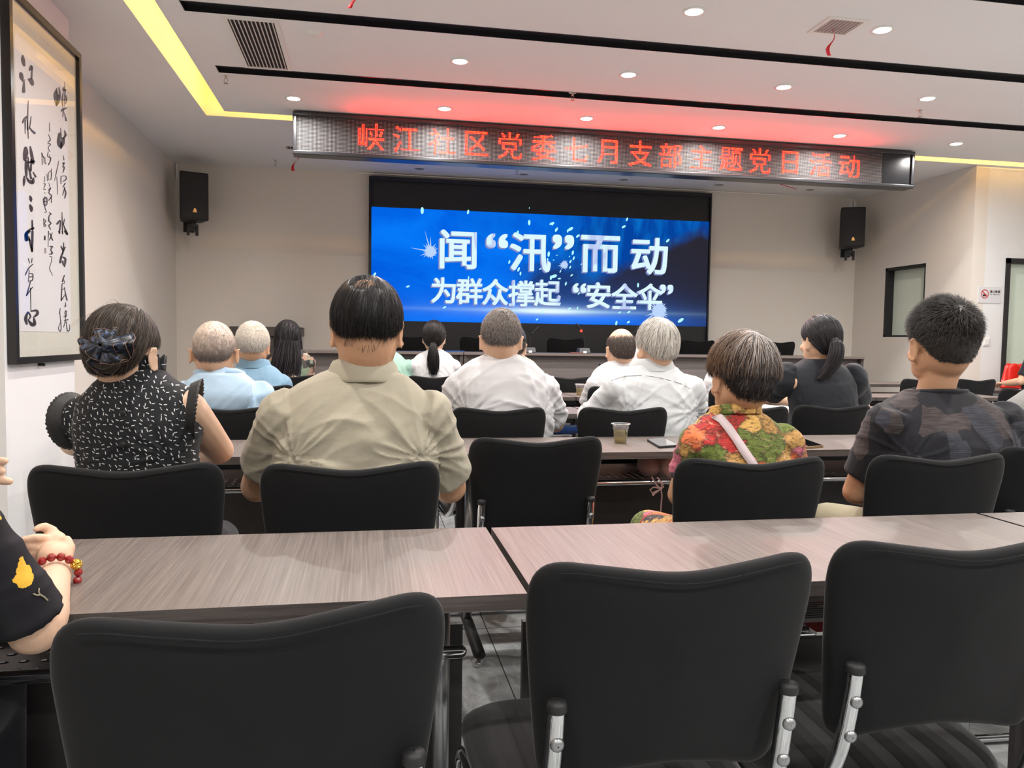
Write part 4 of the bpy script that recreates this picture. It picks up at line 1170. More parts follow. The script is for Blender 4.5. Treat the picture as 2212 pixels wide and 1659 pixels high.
# red plastic bag on the far right table
m = MB()
rb = at_y(2188, 800, 6.28)
pr = random.Random(3)
rings = []
for i in range(9):
    t = i / 8
    rings.append([(rb.x + 0.02 + (0.13 - 0.05 * t + 0.02 * math.sin(5 * a + 3 * t)) * math.cos(a), 6.28 + (0.08 - 0.02 * t) * math.sin(a), TT + 0.23 * t + 0.026 * math.sin(3 * a + 2) * t) for a in np.linspace(0, 2 * math.pi, 25)[:-1]])
m.loft(rings)
o = m.build('red_plastic_bag', plain('red_plastic', srgb(214, 40, 30), 0.3), None, (rb.x, 6.28, TT), True, subsurf=1)
tag(o, 'crumpled red plastic bag before the frosted door at the right edge', 'bag')
# ------------------------------------------------------------------ people
def skin_mat(name, c):
    m = NT(name)
    n = m.noise(14, 4, 0.6)[0]
    n2 = m.noise(260, 3, 0.6)[0]
    m.base(m.mix(m.math('MULTIPLY', n, 0.55), c, (c[0] * 0.86, c[1] * 0.70, c[2] * 0.62, 1)))
    m.set(rough=0.52, spec=0.35, sss=0.06)
    m.p.inputs['Subsurface Radius'].default_value = (0.6, 0.25, 0.12)
    m.p.inputs['Subsurface Scale'].default_value = 0.01
    return m.bump(n2, 0.12, 0.001).mat
M['skin'] = skin_mat('skin', srgb(216, 180, 152))
M['skintan'] = skin_mat('skin_tan', srgb(204, 162, 130))
M['skinpale'] = skin_mat('skin_pale', srgb(224, 190, 164))

def hair_mat():
    m = NT('hair')
    a = m.n('ShaderNodeAttribute'); a.attribute_name = 'hair_color'
    m.base(a.outputs['Color'])
    return m.set(rough=0.42, spec=0.35).mat
M['hair'] = hair_mat()

def cloth(name, c, rough=0.85, bump=0.35, sheen=0.15, c2=None):
    m = NT(name)
    n1 = m.noise(480, 2, 0.6)[0]
    n2 = m.noise(9, 5, 0.6, m.mapping((1, 1, 2.0)), 0.8)[0]
    m.base(m.mix(m.math('MULTIPLY', n2, 0.5), c, c2 or (c[0] * 0.9, c[1] * 0.9, c[2] * 0.9, 1)))
    return m.set(rough=rough, sheen=sheen, spec=0.2).bump(m.math('ADD', m.math('MULTIPLY', n1, 0.12), n2), bump, 0.006).mat
M['whitecloth'] = cloth('white_cotton', srgb(198, 197, 199))
M['whiteshirt'] = cloth('white_poplin', srgb(203, 206, 208), 0.7)
M['khaki'] = cloth('khaki_pique', srgb(170, 163, 145))
M['lightblue'] = cloth('pale_blue_nylon', srgb(170, 196, 218), 0.55)
M['blue'] = cloth('blue_shirt', srgb(124, 158, 182), 0.7)
M['greyblue'] = cloth('grey_blue_shirt', srgb(146, 166, 180))
M['mint'] = cloth('mint_tee', srgb(150, 186, 170))
M['beigegrey'] = cloth('beige_grey_tee', srgb(166, 162, 154))
M['grey'] = cloth('grey_tee', srgb(124, 124, 122))
M['blackcloth'] = cloth('black_blouse', srgb(34, 36, 42), 0.75)
M['trousers'] = cloth('dark_trousers', srgb(40, 40, 46))
M['whitetrousers'] = cloth('white_trousers', srgb(214, 214, 212))
M['khakitrousers'] = cloth('khaki_trousers', srgb(150, 142, 118))
M['shoe'] = plain('shoe_leather', srgb(30, 28, 28), 0.45)

def dash_mat():
    m = NT('black_white_dash_print')
    s = m.sep(m.co())
    cmb = m.n('ShaderNodeCombineXYZ', i_X=s[0], i_Y=s[2])
    v = m.n('ShaderNodeTexVoronoi', voronoi_dimensions='2D', feature='F1', i_Vector=cmb.outputs[0], i_Scale=80.0, i_Randomness=0.75)
    d = m.n('ShaderNodeVectorMath', operation='SUBTRACT')
    sc = m.n('ShaderNodeVectorMath', operation='SCALE', i_0=cmb.outputs[0]); sc.inputs['Scale'].default_value = 80.0
    po_ = m.n('ShaderNodeVectorMath', operation='SCALE', i_0=v.outputs['Position']); po_.inputs['Scale'].default_value = 80.0
    m.l(sc.outputs[0], d.inputs[0]); m.l(po_.outputs[0], d.inputs[1])
    ang = m.math('MULTIPLY_ADD', m.sep(v.outputs['Color'])[0], 2.0, -0.3)
    ro = m.n('ShaderNodeVectorRotate', rotation_type='Z_AXIS', i_Vector=d.outputs[0], i_Angle=ang)
    q = m.sep(ro.outputs[0])
    a = m.math('LESS_THAN', m.math('ABSOLUTE', q[0]), 0.27)
    b_ = m.math('LESS_THAN', m.math('ABSOLUTE', q[1]), 0.075)
    n = m.noise(300, 2)[0]
    m.base(m.mix(m.math('MULTIPLY', m.math('MULTIPLY', a, b_), m.math('GREATER_THAN', n, 0.40)), srgb(30, 31, 34), srgb(205, 205, 205)))
    n2 = m.noise(1, 3, 0.5, m.mapping((70, 70, 7)))[0]
    return m.set(rough=0.8, sheen=0.1, spec=0.2).bump(n2, 0.35, 0.006).mat
M['dash'] = dash_mat()

def floral_mat():
    m = NT('bright_floral_print')
    w = m.noise(9, 4, 0.6)[1]
    wv = m.n('ShaderNodeMix', data_type='VECTOR'); wv.inputs[0].default_value = 0.09
    wv.inputs[0].default_value = 0.13
    m.l(m.co(), wv.inputs[4]); m.l(w, wv.inputs[5])
    v1 = m.n('ShaderNodeTexVoronoi', feature='F1', i_Vector=wv.outputs[1], i_Scale=17.0)
    c1 = m.sep(v1.outputs['Color'])
    st = m.noise(1, 5, 0.65, m.mapping((60, 60, 160), rot=(0, 0.5, 0)), 1.2)[0]
    base = m.ramp(c1[0], [(0.0, srgb(188, 146, 84)), (0.27, srgb(190, 58, 56)), (0.42, srgb(206, 110, 132)), (0.55, srgb(222, 176, 100)), (0.68, srgb(58, 54, 66)), (0.78, srgb(106, 122, 58)), (0.9, srgb(222, 116, 70))], 'CONSTANT')
    v2 = m.n('ShaderNodeTexVoronoi', feature='DISTANCE_TO_EDGE', i_Vector=wv.outputs[1], i_Scale=17.0)
    edge = m.ramp(v2.outputs['Distance'], [(0.02, (1, 1, 1)), (0.09, (0, 0, 0))])
    c = m.mix(m.math('MULTIPLY', edge, 0.55), base, srgb(62, 50, 44))
    c = m.mix(m.ramp(st, [(0.48, (0, 0, 0)), (0.62, (0.75, 0.75, 0.75))]), c, srgb(64, 46, 36))
    st2 = m.noise(1, 4, 0.6, m.mapping((50, 50, 130), (3, 1, 2), (0, -0.4, 0)), 1.0)[0]
    c = m.mix(m.ramp(st2, [(0.56, (0, 0, 0)), (0.7, (0.5, 0.5, 0.5))]), c, srgb(240, 190, 150))
    return m.base(c).set(rough=0.8, sheen=0.1, spec=0.2).bump(st, 0.25, 0.006).mat
M['floral'] = floral_mat()

def leafy_mat():
    m = NT('muted_leaf_print')
    v1 = m.n('ShaderNodeTexVoronoi', feature='F1', i_Vector=m.mapping((1, 1, 0.6)), i_Scale=30.0)
    c1 = m.sep(v1.outputs['Color'])
    return m.base(m.ramp(c1[0], [(0, srgb(60, 56, 52)), (0.3, srgb(150, 120, 104)), (0.5, srgb(112, 126, 104)), (0.66, srgb(40, 42, 46)), (0.82, srgb(180, 168, 150))], 'CONSTANT')).set(rough=0.85).mat
M['leafy'] = leafy_mat()

def block_mat():
    m = NT('dark_block_pattern_jersey')
    b = m.n('ShaderNodeTexVoronoi', distance='CHEBYCHEV', feature='F1', i_Vector=m.mapping((1, 1, 0.72), rot=(0, 0.12, 0)), i_Scale=13.0, i_Randomness=0.8)
    c1 = m.sep(b.outputs['Color'])
    st = m.noise(1, 5, 0.65, m.mapping((22, 22, 330)), 0.3)[0]
    blk = m.math('GREATER_THAN', c1[0], 0.5)
    streak = m.ramp(st, [(0.42, (0, 0, 0)), (0.62, (1, 1, 1))])
    light = m.mix(m.math('GREATER_THAN', c1[1], 0.45), srgb(70, 71, 80), srgb(84, 74, 72))
    c = m.mix(m.math('MULTIPLY', blk, m.math('MULTIPLY_ADD', streak, 0.55, 0.3)), srgb(34, 34, 39), light)
    return m.base(c).set(rough=0.8, sheen=0.12, spec=0.2).bump(st, 0.15, 0.003).mat
M['block'] = block_mat()

def remesh(mb, name, mats, parent, origin, voxel, smooth=3, post=None):
    me = mb.mesh(name, origin)
    o = new_obj(name, me)
    r = o.modifiers.new('r', 'REMESH'); r.mode = 'VOXEL'; r.voxel_size = voxel; r.use_smooth_shade = True
    s = o.modifiers.new('s', 'SMOOTH'); s.factor = 0.5; s.iterations = smooth
    out = baked(o)
    bpy.data.objects.remove(o); bpy.data.meshes.remove(me)
    out.name = name
    out.materials.clear()
    for m in (mats if isinstance(mats, (list, tuple)) else [mats]): out.materials.append(m)
    out.polygons.foreach_set('use_smooth', [True] * len(out.polygons))
    if post: post(out)
    out.update()
    return new_obj(name, out, parent)

def wrinkles(armpits, amp, seed, drape=1.0, zlow=None):
    def f(me):
        n = len(me.vertices)
        co = np.empty(n * 3); me.vertices.foreach_get('co', co); co = co.reshape(-1, 3)
        no = np.empty(n * 3); me.vertices.foreach_get('normal', no); no = no.reshape(-1, 3)
        nz = noise.noise
        d = np.zeros(n)
        for i in range(n):
            x, y, z = co[i]
            s = 0.0
            for ax, ay, az in armpits:
                dx, dz = x - ax, z - az
                r = math.sqrt(dx * dx + dz * dz) + 1e-5
                if r < 0.34:
                    th = math.atan2(dz, abs(dx) if dx * ax < 0 else -abs(dx))
                    k = nz((th * 2.3 + seed, r * 3.0, ax * 20))
                    rd = max(0.0, 1 - abs(k) * 2.6)
                    s += rd * rd * math.exp(-(r / 0.15) ** 2) * 1.25
            k = nz((x * 4.5 + seed, y * 4, z * 15 + 1.8 * math.sin(x * 8 + seed)))
            rd = max(0.0, 1 - abs(k) * 2.4)
            s += 0.55 * rd * rd * drape
            k = nz((x * 9 - z * 12 + seed * 2, y * 8, z * 6 + x * 5))
            s += 0.35 * max(0.0, 1 - abs(k) * 2.8) * drape
            s += 0.5 * nz((x * 6, y * 6, z * 6 + seed)) * drape
            d[i] = s * amp
        co += no * d[:, None]
        me.vertices.foreach_set('co', co.ravel())
    return f

def interp(x, tab):
    return float(np.interp(x, [a for a, _ in tab], [b for _, b in tab]))

def ring(xc, yc, zc, hw, hd, n=28, e=2.4, flat=0.0):
    out = []
    for k in range(n):
        t = 2 * math.pi * k / n
        c, s = math.cos(t), math.sin(t)
        out.append((xc + hw * math.copysign(abs(c) ** (2 / e), c), yc + hd * math.copysign(abs(s) ** (2 / e), s), zc))
    return out

def head_shells(mb, Mx, s, ears=1.0):
    R = Mx.to_3x3()
    P = lambda x, y, z: Mx @ Vector((x, y, z))
    E = lambda c, r, rot=None, n=20, m=14: mb.ell(P(*c), [k * s for k in r], (R.normalized() @ rot) if rot is not None else R.normalized(), n, m)
    E((0, -0.008, 0.030), (0.0745, 0.0955, 0.0915), None, 28, 20)
    E((0, 0.034, -0.030), (0.058, 0.058, 0.074))
    E((0, -0.015, -0.02), (0.064, 0.075, 0.07))
    E((0, 0.064, -0.086), (0.030, 0.026, 0.022))
    for sx in (-1, 1):
        E((sx * 0.036, 0.022, -0.062), (0.029, 0.046, 0.034))
        E((sx * 0.036, 0.066, -0.026), (0.026, 0.024, 0.022))
        E((sx * 0.050, 0.010, -0.034), (0.022, 0.044, 0.044))
        rot = Matrix.Rotation(sx * math.radians(-24), 3, 'Z') @ Matrix.Rotation(math.radians(12), 3, 'X') @ Matrix.Rotation(sx * math.radians(8), 3, 'Y')
        ec = Vector((sx * 0.0805 * ears, -0.006, -0.010))
        E(ec, (0.0042, 0.0160, 0.0325), rot, 18, 14)
        rim = []
        for a in np.linspace(-0.9, 3.9, 16):
            v = rot @ Vector((sx * 0.0035, -0.0150 * math.sin(a), 0.0315 * math.cos(a) if math.cos(a) > 0 else 0.0325 * math.cos(a)))
            rim.append(P(*(ec + v)))
        mb.tube(rim, 0.0040 * s, 8)
        E((sx * 0.076, 0.004, -0.010), (0.0085, 0.010, 0.020), None, 12, 8)
    E((0, 0.082, 0.014), (0.048, 0.014, 0.011))
    mb.tube([P(0, 0.092, 0.006), P(0, 0.108, -0.026), P(0, 0.104, -0.036)], [0.0075 * s, 0.011 * s, 0.012 * s], 12)
    E((0, 0.0905, -0.060), (0.023, 0.009, 0.0055)); E((0, 0.0885, -0.069), (0.020, 0.009, 0.006))

def hand(mb, W, d, up, side, s=1.0, curl=0.5):
    """palm and five fingers from wrist W; d = finger direction, up = back of the hand, side = +1 right hand"""
    W = Vector(W); d = Vector(d).normalized(); up = Vector(up); up = (up - d * up.dot(d)).normalized()
    lat = d.cross(up) * side            # towards the little finger for a right hand
    for k in np.linspace(0, 1, 5):
        c = W + d * (0.012 + 0.066 * k) * s
        w = (0.026 + 0.012 * math.sin(k * 2.2)) * s
        mb.ell(c, (w, 0.02 * s, 0.0135 * s), Matrix((lat, d, up)).transposed(), 14, 8)
    for i, (off, L) in enumerate(((-0.029, 0.068), (-0.010, 0.077), (0.009, 0.072), (0.027, 0.056))):
        b = W + d * (0.074 - abs(off - 0.0) * 0.12) * s + lat * off * s
        c1 = curl * 0.5; pts = [b]; ang = c1 * 0.6; p = b
        for f in (0.45, 0.31, 0.24):
            ang += c1
            p = p + (d * math.cos(ang) - up * math.sin(ang)) * L * f * s
            pts.append(p)
        mb.tube(pts, [0.0088 * s, 0.0083 * s, 0.0078 * s, 0.0066 * s], 10)
    b = W + d * 0.02 * s - lat * 0.024 * s
    mb.tube([b, b + (d * 0.6 - lat * 0.8).normalized() * 0.034 * s - up * 0.004, b + (d * 0.9 - lat * 0.55).normalized() * 0.062 * s - up * 0.010 * s], [0.0125 * s, 0.0105 * s, 0.008 * s], 10)

# ---- hair
HC, HR, HZL = np.array([0, -0.008, 0.030]), np.array([0.0765, 0.0975, 0.0935]), 0.125
def hmap(q, off=0.0):
    """unit direction(s) -> point on the skull, pushed out by off"""
    r = np.stack([q[..., 0] * (HR[0] + off), q[..., 1] * (HR[1] + off), np.where(q[..., 2] >= 0, q[..., 2] * (HR[2] + off), q[..., 2] * HZL)], -1)
    return HC + r
def az_of(q): return np.degrees(np.abs(np.arctan2(q[..., 0], -q[..., 1])))

class Hair:
    def __init__(self): self.v, self.f, self.c, self.n = [], [], [], 0
    def add(self, v, f, c):
        self.v.append(np.asarray(v).reshape(-1, 3)); self.f += (np.asarray(f) + self.n).tolist(); self.c.append(np.asarray(c).reshape(-1, 3)); self.n += len(self.v[-1])
    def strands(self, P, col, w, nrm=None, tip=0.25):
        """P (N,S,3), col (N,3) or (N,S,3)"""
        N, S = P.shape[:2]
        T = np.gradient(P, axis=1); T /= np.maximum(np.linalg.norm(T, axis=2, keepdims=True), 1e-9)
        if nrm is None:
            nrm = P - P.mean((0, 1)); nrm /= np.maximum(np.linalg.norm(nrm, axis=2, keepdims=True), 1e-9)
        sd = np.cross(T, nrm); sd /= np.maximum(np.linalg.norm(sd, axis=2, keepdims=True), 1e-9)
        up = np.cross(sd, T)
        wt = (w * np.linspace(1, 1, S) ** 1.0)
        wt = w * np.interp(np.linspace(0, 1, S), [0, 0.6, 1], [1, 0.9, tip])
        wt = wt[None, :, None]
        V = np.stack([P + sd * wt, P - sd * wt, P + up * wt * 0.7], 2)   # N,S,3,3
        idx = np.arange(N * S * 3).reshape(N, S, 3)
        a, b = idx[:, :-1], idx[:, 1:]
        F = np.stack([np.stack([a[..., k], a[..., (k + 1) % 3], b[..., (k + 1) % 3], b[..., k]], -1) for k in range(3)], 2).reshape(-1, 4)
        if col.ndim == 2: col = np.repeat(col[:, None], S, 1)
        self.add(V, F, np.repeat(col[:, :, None], 3, 2))
    def build(self, name, parent, Mx, origin):
        v = np.concatenate(self.v)
        A = np.array(Mx)
        v = v @ A[:3, :3].T + A[:3, 3] - np.array(origin)
        me = bpy.data.meshes.new(name)
        me.from_pydata(v.tolist(), [], self.f)
        ca = me.color_attributes.new('hair_color', 'FLOAT_COLOR', 'POINT')
        c = np.concatenate(self.c); c = np.concatenate([c, np.ones((len(c), 1))], 1)
        ca.data.foreach_set('color', c.ravel())
        me.polygons.foreach_set('use_smooth', [True] * len(me.polygons))
        me.materials.append(M['hair'])
        me.update()
        return new_obj(name, me, parent)

def lin(r, g, b): return np.array(srgb(r, g, b)[:3])

def make_hair(h, seed, n, length, w, color, hairline, cap=0.006, lift=0.006, whorl=(0.1, -0.55, 0.83), grav=0.35, bald=None, seg=6, jit=0.25, stick=0.0, drop=None, cap_dark=0.55, over=0.012, lenfn=None):
    rg = np.random.default_rng(seed)
    az_t, z_t = zip(*hairline)
    zl = lambda q: np.interp(az_of(q), az_t, z_t)
    wv = np.array(whorl); wv = wv / np.linalg.norm(wv)
    # opaque under-cap down to the hairline
    if cap:
        na, nt = 56, 22
        az = np.linspace(-180, 180, na + 1)[:-1]
        V, Cc = [], []
        for a in az:
            zlo = float(np.interp(abs(a), az_t, z_t))
            k = (zlo - HC[2]); k = max(-0.98, k / HZL if k < 0 else k / HR[2])
            tl = math.acos(k)
            for j in range(nt):
                th = 0.02 + (tl - 0.02) * j / (nt - 1)
                q = np.array([math.sin(th) * math.sin(math.radians(a)), -math.sin(th) * math.cos(math.radians(a)), math.cos(th)])
                e = max(0.0, min(1.0, (tl - th) / 0.35))
                hidden = bald is not None and math.degrees(math.acos(max(-1, min(1, float(q @ bald[0]))))) < (bald[4] if len(bald) > 4 else bald[1])
                V.append(hmap(q, -0.006 if hidden else cap * (0.15 + 0.85 * math.sqrt(e)) + 0.0006))
                Cc.append(q)
        F = []
        for i in range(na):
            for j in range(nt - 1):
                F.append((i * nt + j, i * nt + j + 1, ((i + 1) % na) * nt + j + 1, ((i + 1) % na) * nt + j))
        Q = np.array(Cc)
        col = color(Q, rg, True) * cap_dark
        h.add(np.array(V), F, col)
    # strands
    q = rg.normal(size=(n * 3, 3)); q /= np.linalg.norm(q, axis=1, keepdims=True)
    p = hmap(q)
    ok = p[:, 2] > zl(q) - 0.002
    if bald is not None:
        ang = np.degrees(np.arccos(np.clip(q @ bald[0], -1, 1)))
        ok &= rg.random(len(q)) < np.clip((ang - bald[1]) / max(bald[2], 1e-3), 0.0 if len(bald) < 4 else bald[3], 1)
    q = q[ok][:n]
    N = len(q)
    L = length * rg.uniform(0.75, 1.15, N)
    if lenfn is not None: L = L * lenfn(q)
    step = (L / (seg - 1))[:, None]
    P, NR = [], []
    cur = q.copy()
    jd = rg.normal(size=(N, 3)) * jit
    off0 = cap * rg.uniform(0.2, 1.1, N) if cap else np.full(N, 0.0005)
    for k in range(seg):
        t = k / (seg - 1)
        off = off0 + lift * t * rg.uniform(0.7, 1.3, N) + stick * L * t
        pt = np.stack([hmap(cur[i], off[i]) for i in range(N)]) if False else hmap_v(cur, off)
        P.append(pt); NR.append(cur.copy())
        d = cur - wv
        d = d / np.maximum(np.linalg.norm(d, axis=1, keepdims=True), 0.15) * (1 - grav) + np.array([0, 0, -grav]) + jd
        d -= (d * cur).sum(1, keepdims=True) * cur
        d /= np.maximum(np.linalg.norm(d, axis=1, keepdims=True), 1e-6)
        cur = cur + d * step / 0.09 * (1 - 0.8 * stick)
        cur /= np.linalg.norm(cur, axis=1, keepdims=True)
    P = np.stack(P, 1); NR = np.stack(NR, 1)
    if not drop:
        # trim each strand where it would pass the hairline
        under = P[:, :, 2] < zl(NR.reshape(-1, 3)).reshape(N, seg) - over * rg.uniform(0.0, 1.0, (N, 1))
        first = np.where(under.any(1), under.argmax(1), seg)
        tk = np.linspace(0, 1, seg)
        for i in np.nonzero(first < seg)[0]:
            tt = tk * max(first[i] - 0.5, 0.6)
            P[i] = np.stack([np.interp(tt, range(seg), P[i, :, k_]) for k_ in range(3)], 1)
    if drop:
        zend, spread = drop
        last = P[:, -1]; m = 8
        ext = []
        for k in range(1, m + 1):
            t = k / m
            pt = last.copy()
            tgt = zend + rg.normal(size=N) * 0.012 if k == 1 else tgt
            pt[:, 2] = last[:, 2] + (np.minimum(tgt, last[:, 2]) - last[:, 2]) * t
            pt[:, 0] = last[:, 0] * (1 + spread * t) + 0.006 * np.sin(t * 5 + jd[:, 0] * 9)
            pt[:, 1] = last[:, 1] * (1 + spread * 0.3 * t) - 0.012 * t + 0.004 * np.cos(t * 4 + jd[:, 1] * 9)
            ext.append(pt)
        P = np.concatenate([P, np.stack(ext, 1)], 1)
        NR = np.concatenate([NR, np.repeat(NR[:, -1:], m, 1)], 1)
    h.strands(P, color(q, rg, False), w, NR)
    return h

def hmap_v(q, off):
    r = np.stack([q[:, 0] * (HR[0] + off), q[:, 1] * (HR[1] + off), np.where(q[:, 2] >= 0, q[:, 2] * (HR[2] + off), q[:, 2] * (HZL + off * 0.5))], -1)
    return HC + r

def bundle(h, guide, rad, n, w, color, seed, wave=0.0, core=True, frizz=0.0):
    rg = np.random.default_rng(seed)
    g = np.array([tuple(p) for p in guide], float)
    S = 12
    T = np.linspace(0, len(g) - 1, S)
    G = np.stack([np.interp(T, range(len(g)), g[:, k]) for k in range(3)], 1)
    for _ in range(2): G[1:-1] = (G[:-2] + 2 * G[1:-1] + G[2:]) / 4
    Rr = np.interp(T, np.linspace(0, len(g) - 1, len(rad)), rad)
    tg = np.gradient(G, axis=0); tg /= np.linalg.norm(tg, axis=1, keepdims=True)
    a = np.cross(tg, np.array([0.1, 1.0, 0.2])); a /= np.linalg.norm(a, axis=1, keepdims=True)
    b = np.cross(tg, a)
    if core:
        k = 12
        V = np.stack([G + (a * math.cos(2 * math.pi * i / k) + b * math.sin(2 * math.pi * i / k) * 0.7) * Rr[:, None] * 0.86 for i in range(k)], 1)
        idx = np.arange(S * k).reshape(S, k)
        F = [(idx[i, j], idx[i, (j + 1) % k], idx[i + 1, (j + 1) % k], idx[i + 1, j]) for i in range(S - 1) for j in range(k)]
        h.add(V, F, np.repeat((color(np.zeros((1, 3)), rg, True) * 0.55), S * k, 0))
    r = np.sqrt(rg.uniform(0.35, 1.05, n)); th = rg.uniform(0, 2 * math.pi, n)
    P = G[None] + (a[None] * np.cos(th)[:, None, None] + 0.75 * b[None] * np.sin(th)[:, None, None]) * (Rr[None] * r[:, None])[..., None]
    ph = rg.uniform(0, 6.28, (n, 1)); t = np.linspace(0, 1, S)[None]
    P[..., 0] += wave * np.sin(t * 6 + ph) ; P[..., 1] += wave * np.cos(t * 5 + ph)
    P += rg.normal(size=(n, 1, 3)) * frizz * (t ** 2)[..., None]
    cut = rg.uniform(0.8, 1.0, n)
    for i in range(n):
        tt = np.linspace(0, cut[i], S) * (S - 1)
        P[i] = np.stack([np.interp(tt, range(S), P[i, :, k]) for k in range(3)], 1)
    h.strands(P, color(np.zeros((n, 3)), rg, False), w)

def pick(cols, weights, spread=0.25):
    C = np.array(cols); wts = np.array(weights, float); wts /= wts.sum()
    def f(q, rg, cap):
        n = len(q)
        if cap: return np.repeat((C * wts[:, None]).sum(0)[None], n, 0)
        c = C[rg.choice(len(C), n, p=wts)]
        return c * rg.uniform(1 - spread, 1 + spread, (n, 1))
    return f

BLACK = pick([lin(24, 22, 24), lin(40, 36, 36), lin(58, 52, 50)], [6, 4, 1])
MEN = [(0, -0.044), (40, -0.040), (60, -0.028), (74, -0.004), (84, 0.008), (98, -0.006), (108, 0.012), (122, 0.055), (180, 0.080)]
MENHIGH = [(0, -0.032), (40, -0.030), (58, -0.020), (72, 0.0), (84, 0.012), (98, 0.004), (108, 0.02), (122, 0.06), (180, 0.085)]
WOMEN = [(0, -0.058), (45, -0.054), (66, -0.030), (80, 0.006), (96, 0.006), (112, 0.02), (128, 0.055), (180, 0.078)]

def thigh_leg(mb, xc, Y, sx, r=1.0, knee=0.42, hip_z=0.535, spread=0.105, foot=False):
    H = (xc + sx * 0.085, Y - 0.01, hip_z); K = (xc + sx * spread, Y + knee, 0.53); A = (xc + sx * spread, Y + knee - 0.03, 0.10)
    mb.tube([H, ((H[0] + K[0]) / 2, (H[1] + K[1]) / 2, hip_z), K], [0.086 * r, 0.076 * r, 0.058 * r], 16)
    mb.tube([K, (K[0], K[1], 0.36), A], [0.057 * r, 0.054 * r, 0.040 * r], 14)
    if foot:
        mb.tube([(A[0], A[1] - 0.02, 0.045), (A[0] + sx * 0.01, A[1] + 0.13, 0.03)], [0.036, 0.03], 12)

def person(label, Y, sect, head, arms, shirt, hairfn, collar='crew', skin=None, thick=1.0, near=False, pants='trousers', wr=(0.006, 1.0), neck_r=0.058, sleeve=0.62, seed=1, lean=0.0, ears=1.0, shoulder_r=0.062, name='person', smoothing=4):
    skin = skin or M['skin']
    S = []
    for py, xl, xr in sect:
        a, b = at_y(xl, py, Y), at_y(xr, py, Y)
        S.append(((a.z + b.z) / 2, (a.x + b.x) / 2, (b.x - a.x) / 2))
    S[0] = (S[0][0], S[0][1], max(S[0][2], neck_r + 0.008))
    zn, xn, hwn = S[0]
    xb, hwb = S[-1][1], S[-1][2]
    S += [(0.62, xb, max(hwb * 0.98, 0.15)), (0.50, xb, max(hwb * 0.92, 0.16))]
    S = [s for i, s in enumerate(S) if i == 0 or s[0] < S[i - 1][0] - 0.001]
    root = empty(name, (xb, Y, 0), label, 'person')
    org = tuple(root.location)
    zs = np.array([s[0] for s in S])
    Z = np.arange(zn, 0.50, -0.012)
    X = np.interp(-Z, -zs, [s[1] for s in S]); HW = np.interp(-Z, -zs, [s[2] for s in S])
    k = np.array([1, 2, 3, 2, 1]) / 9.0
    HWs = np.convolve(np.pad(HW, 2, mode='edge'), k, 'valid'); HWs[:2] = HW[:2]
    yc = lambda t: interp(t, [(0, 0.045), (0.05, 0.028), (0.12, 0.01), (0.25, 0.0), (0.45, 0.012), (0.7, 0.03)]) + lean * max(0, 0.4 - t)
    hd = lambda t: interp(t, [(0, (neck_r + 0.008) / thick), (0.03, max(0.07, (neck_r + 0.012) / thick)), (0.08, 0.092), (0.15, 0.108), (0.3, 0.122), (0.55, 0.13)]) * thick
    def torso(mb, inset):
        mb.loft([ring(X[i], Y + yc(zn - Z[i]), Z[i] - inset * 0.4, max(HWs[i] - inset, 0.03), max(hd(zn - Z[i]) - inset, 0.03)) for i in range(len(Z))])
    vox = 0.0048 if near else 0.0078
    # --- head frame
    hx, htop, hwpx, hy = head['x'], head['top'], head['w'], Y + head.get('dy', 0.045)
    c0 = at_y(hx, htop, hy)
    width = hwpx * depth_of(c0) / FPX
    s = width / head.get('ref', 0.162)
    yaw, pit, rol = [math.radians(head.get(k_, 0)) for k_ in ('yaw', 'pitch', 'roll')]
    Rm = Matrix.Rotation(yaw, 4, 'Z') @ Matrix.Rotation(pit, 4, 'X') @ Matrix.Rotation(rol, 4, 'Y')
    topoff = 0.1235 + head.get('hair', 0.006)
    up = Rm @ Vector((0, 0, 1))
    hc = Vector((c0.x, hy, c0.z)) - Vector((up.x * topoff * s, up.y * topoff * s, topoff * s * (0.35 + 0.65 * abs(up.z))))
    Mx = Matrix.Translation(hc) @ Rm @ Matrix.Scale(s, 4)
    # --- body: one continuous skin surface
    b = MB()
    torso(b, 0.016)
    nb = Vector((xn, Y + 0.040, zn - 0.06)); nc = Vector((xn, Y + yc(0), zn)); nt = Mx @ Vector((0, -0.014, -0.040))
    b.tube([nb, nc, (nc * 0.5 + nt * 0.5), nt], [neck_r * 1.02, neck_r, neck_r * 0.98, neck_r * 0.97], 20)
    head_shells(b, Mx, s, ears)
    arm_pts = []
    for side, A in zip((-1, 1), arms):
        if A is None: continue
        Sh, El, Wr = [at_y(*p) if len(p) == 3 and abs(p[0]) > 20 else Vector(p) for p in A[:3]]
        ra = A[3] if len(A) > 3 else 0.046
        f0 = (sleeve if not isinstance(sleeve, (list, tuple)) else sleeve[0 if side < 0 else 1])
        if f0 > 0: b.tube([Sh.lerp(El, 0.3), Sh.lerp(El, 0.55), El], [ra * 0.95, ra, ra * 0.86], 14)
        else: b.tube([Sh, (Sh + El) / 2, El], [ra * 1.1, ra, ra * 0.86], 14)
        fd = (Wr - El)
        b.tube([El, El + fd * 0.35, Wr], [ra * 0.86, ra * 0.84, ra * 0.58], 14)
        hd_ = fd.normalized(); hd_.z *= 0.35
        hand(b, Wr, hd_, (0, -0.15, 1), side, 0.95, 0.55)
        arm_pts.append((Sh, El, Wr, ra))
    for sx in (-1, 1): thigh_leg(b, xb, Y + 0.01, sx, 0.9, foot=True)
    remesh(b, 'body', skin, root, org, vox, 3)
    eyes = MB()
    for sx in (-1, 1): eyes.ell(Mx @ Vector((sx * 0.030, 0.0735, 0.0)), [0.0115 * s] * 3)
    eyes.build('eyes', M['white'], root, org, True)
    # --- top
    t = MB()
    torso(t, 0.0)
    fr = sleeve if isinstance(sleeve, (list, tuple)) else (sleeve, sleeve)
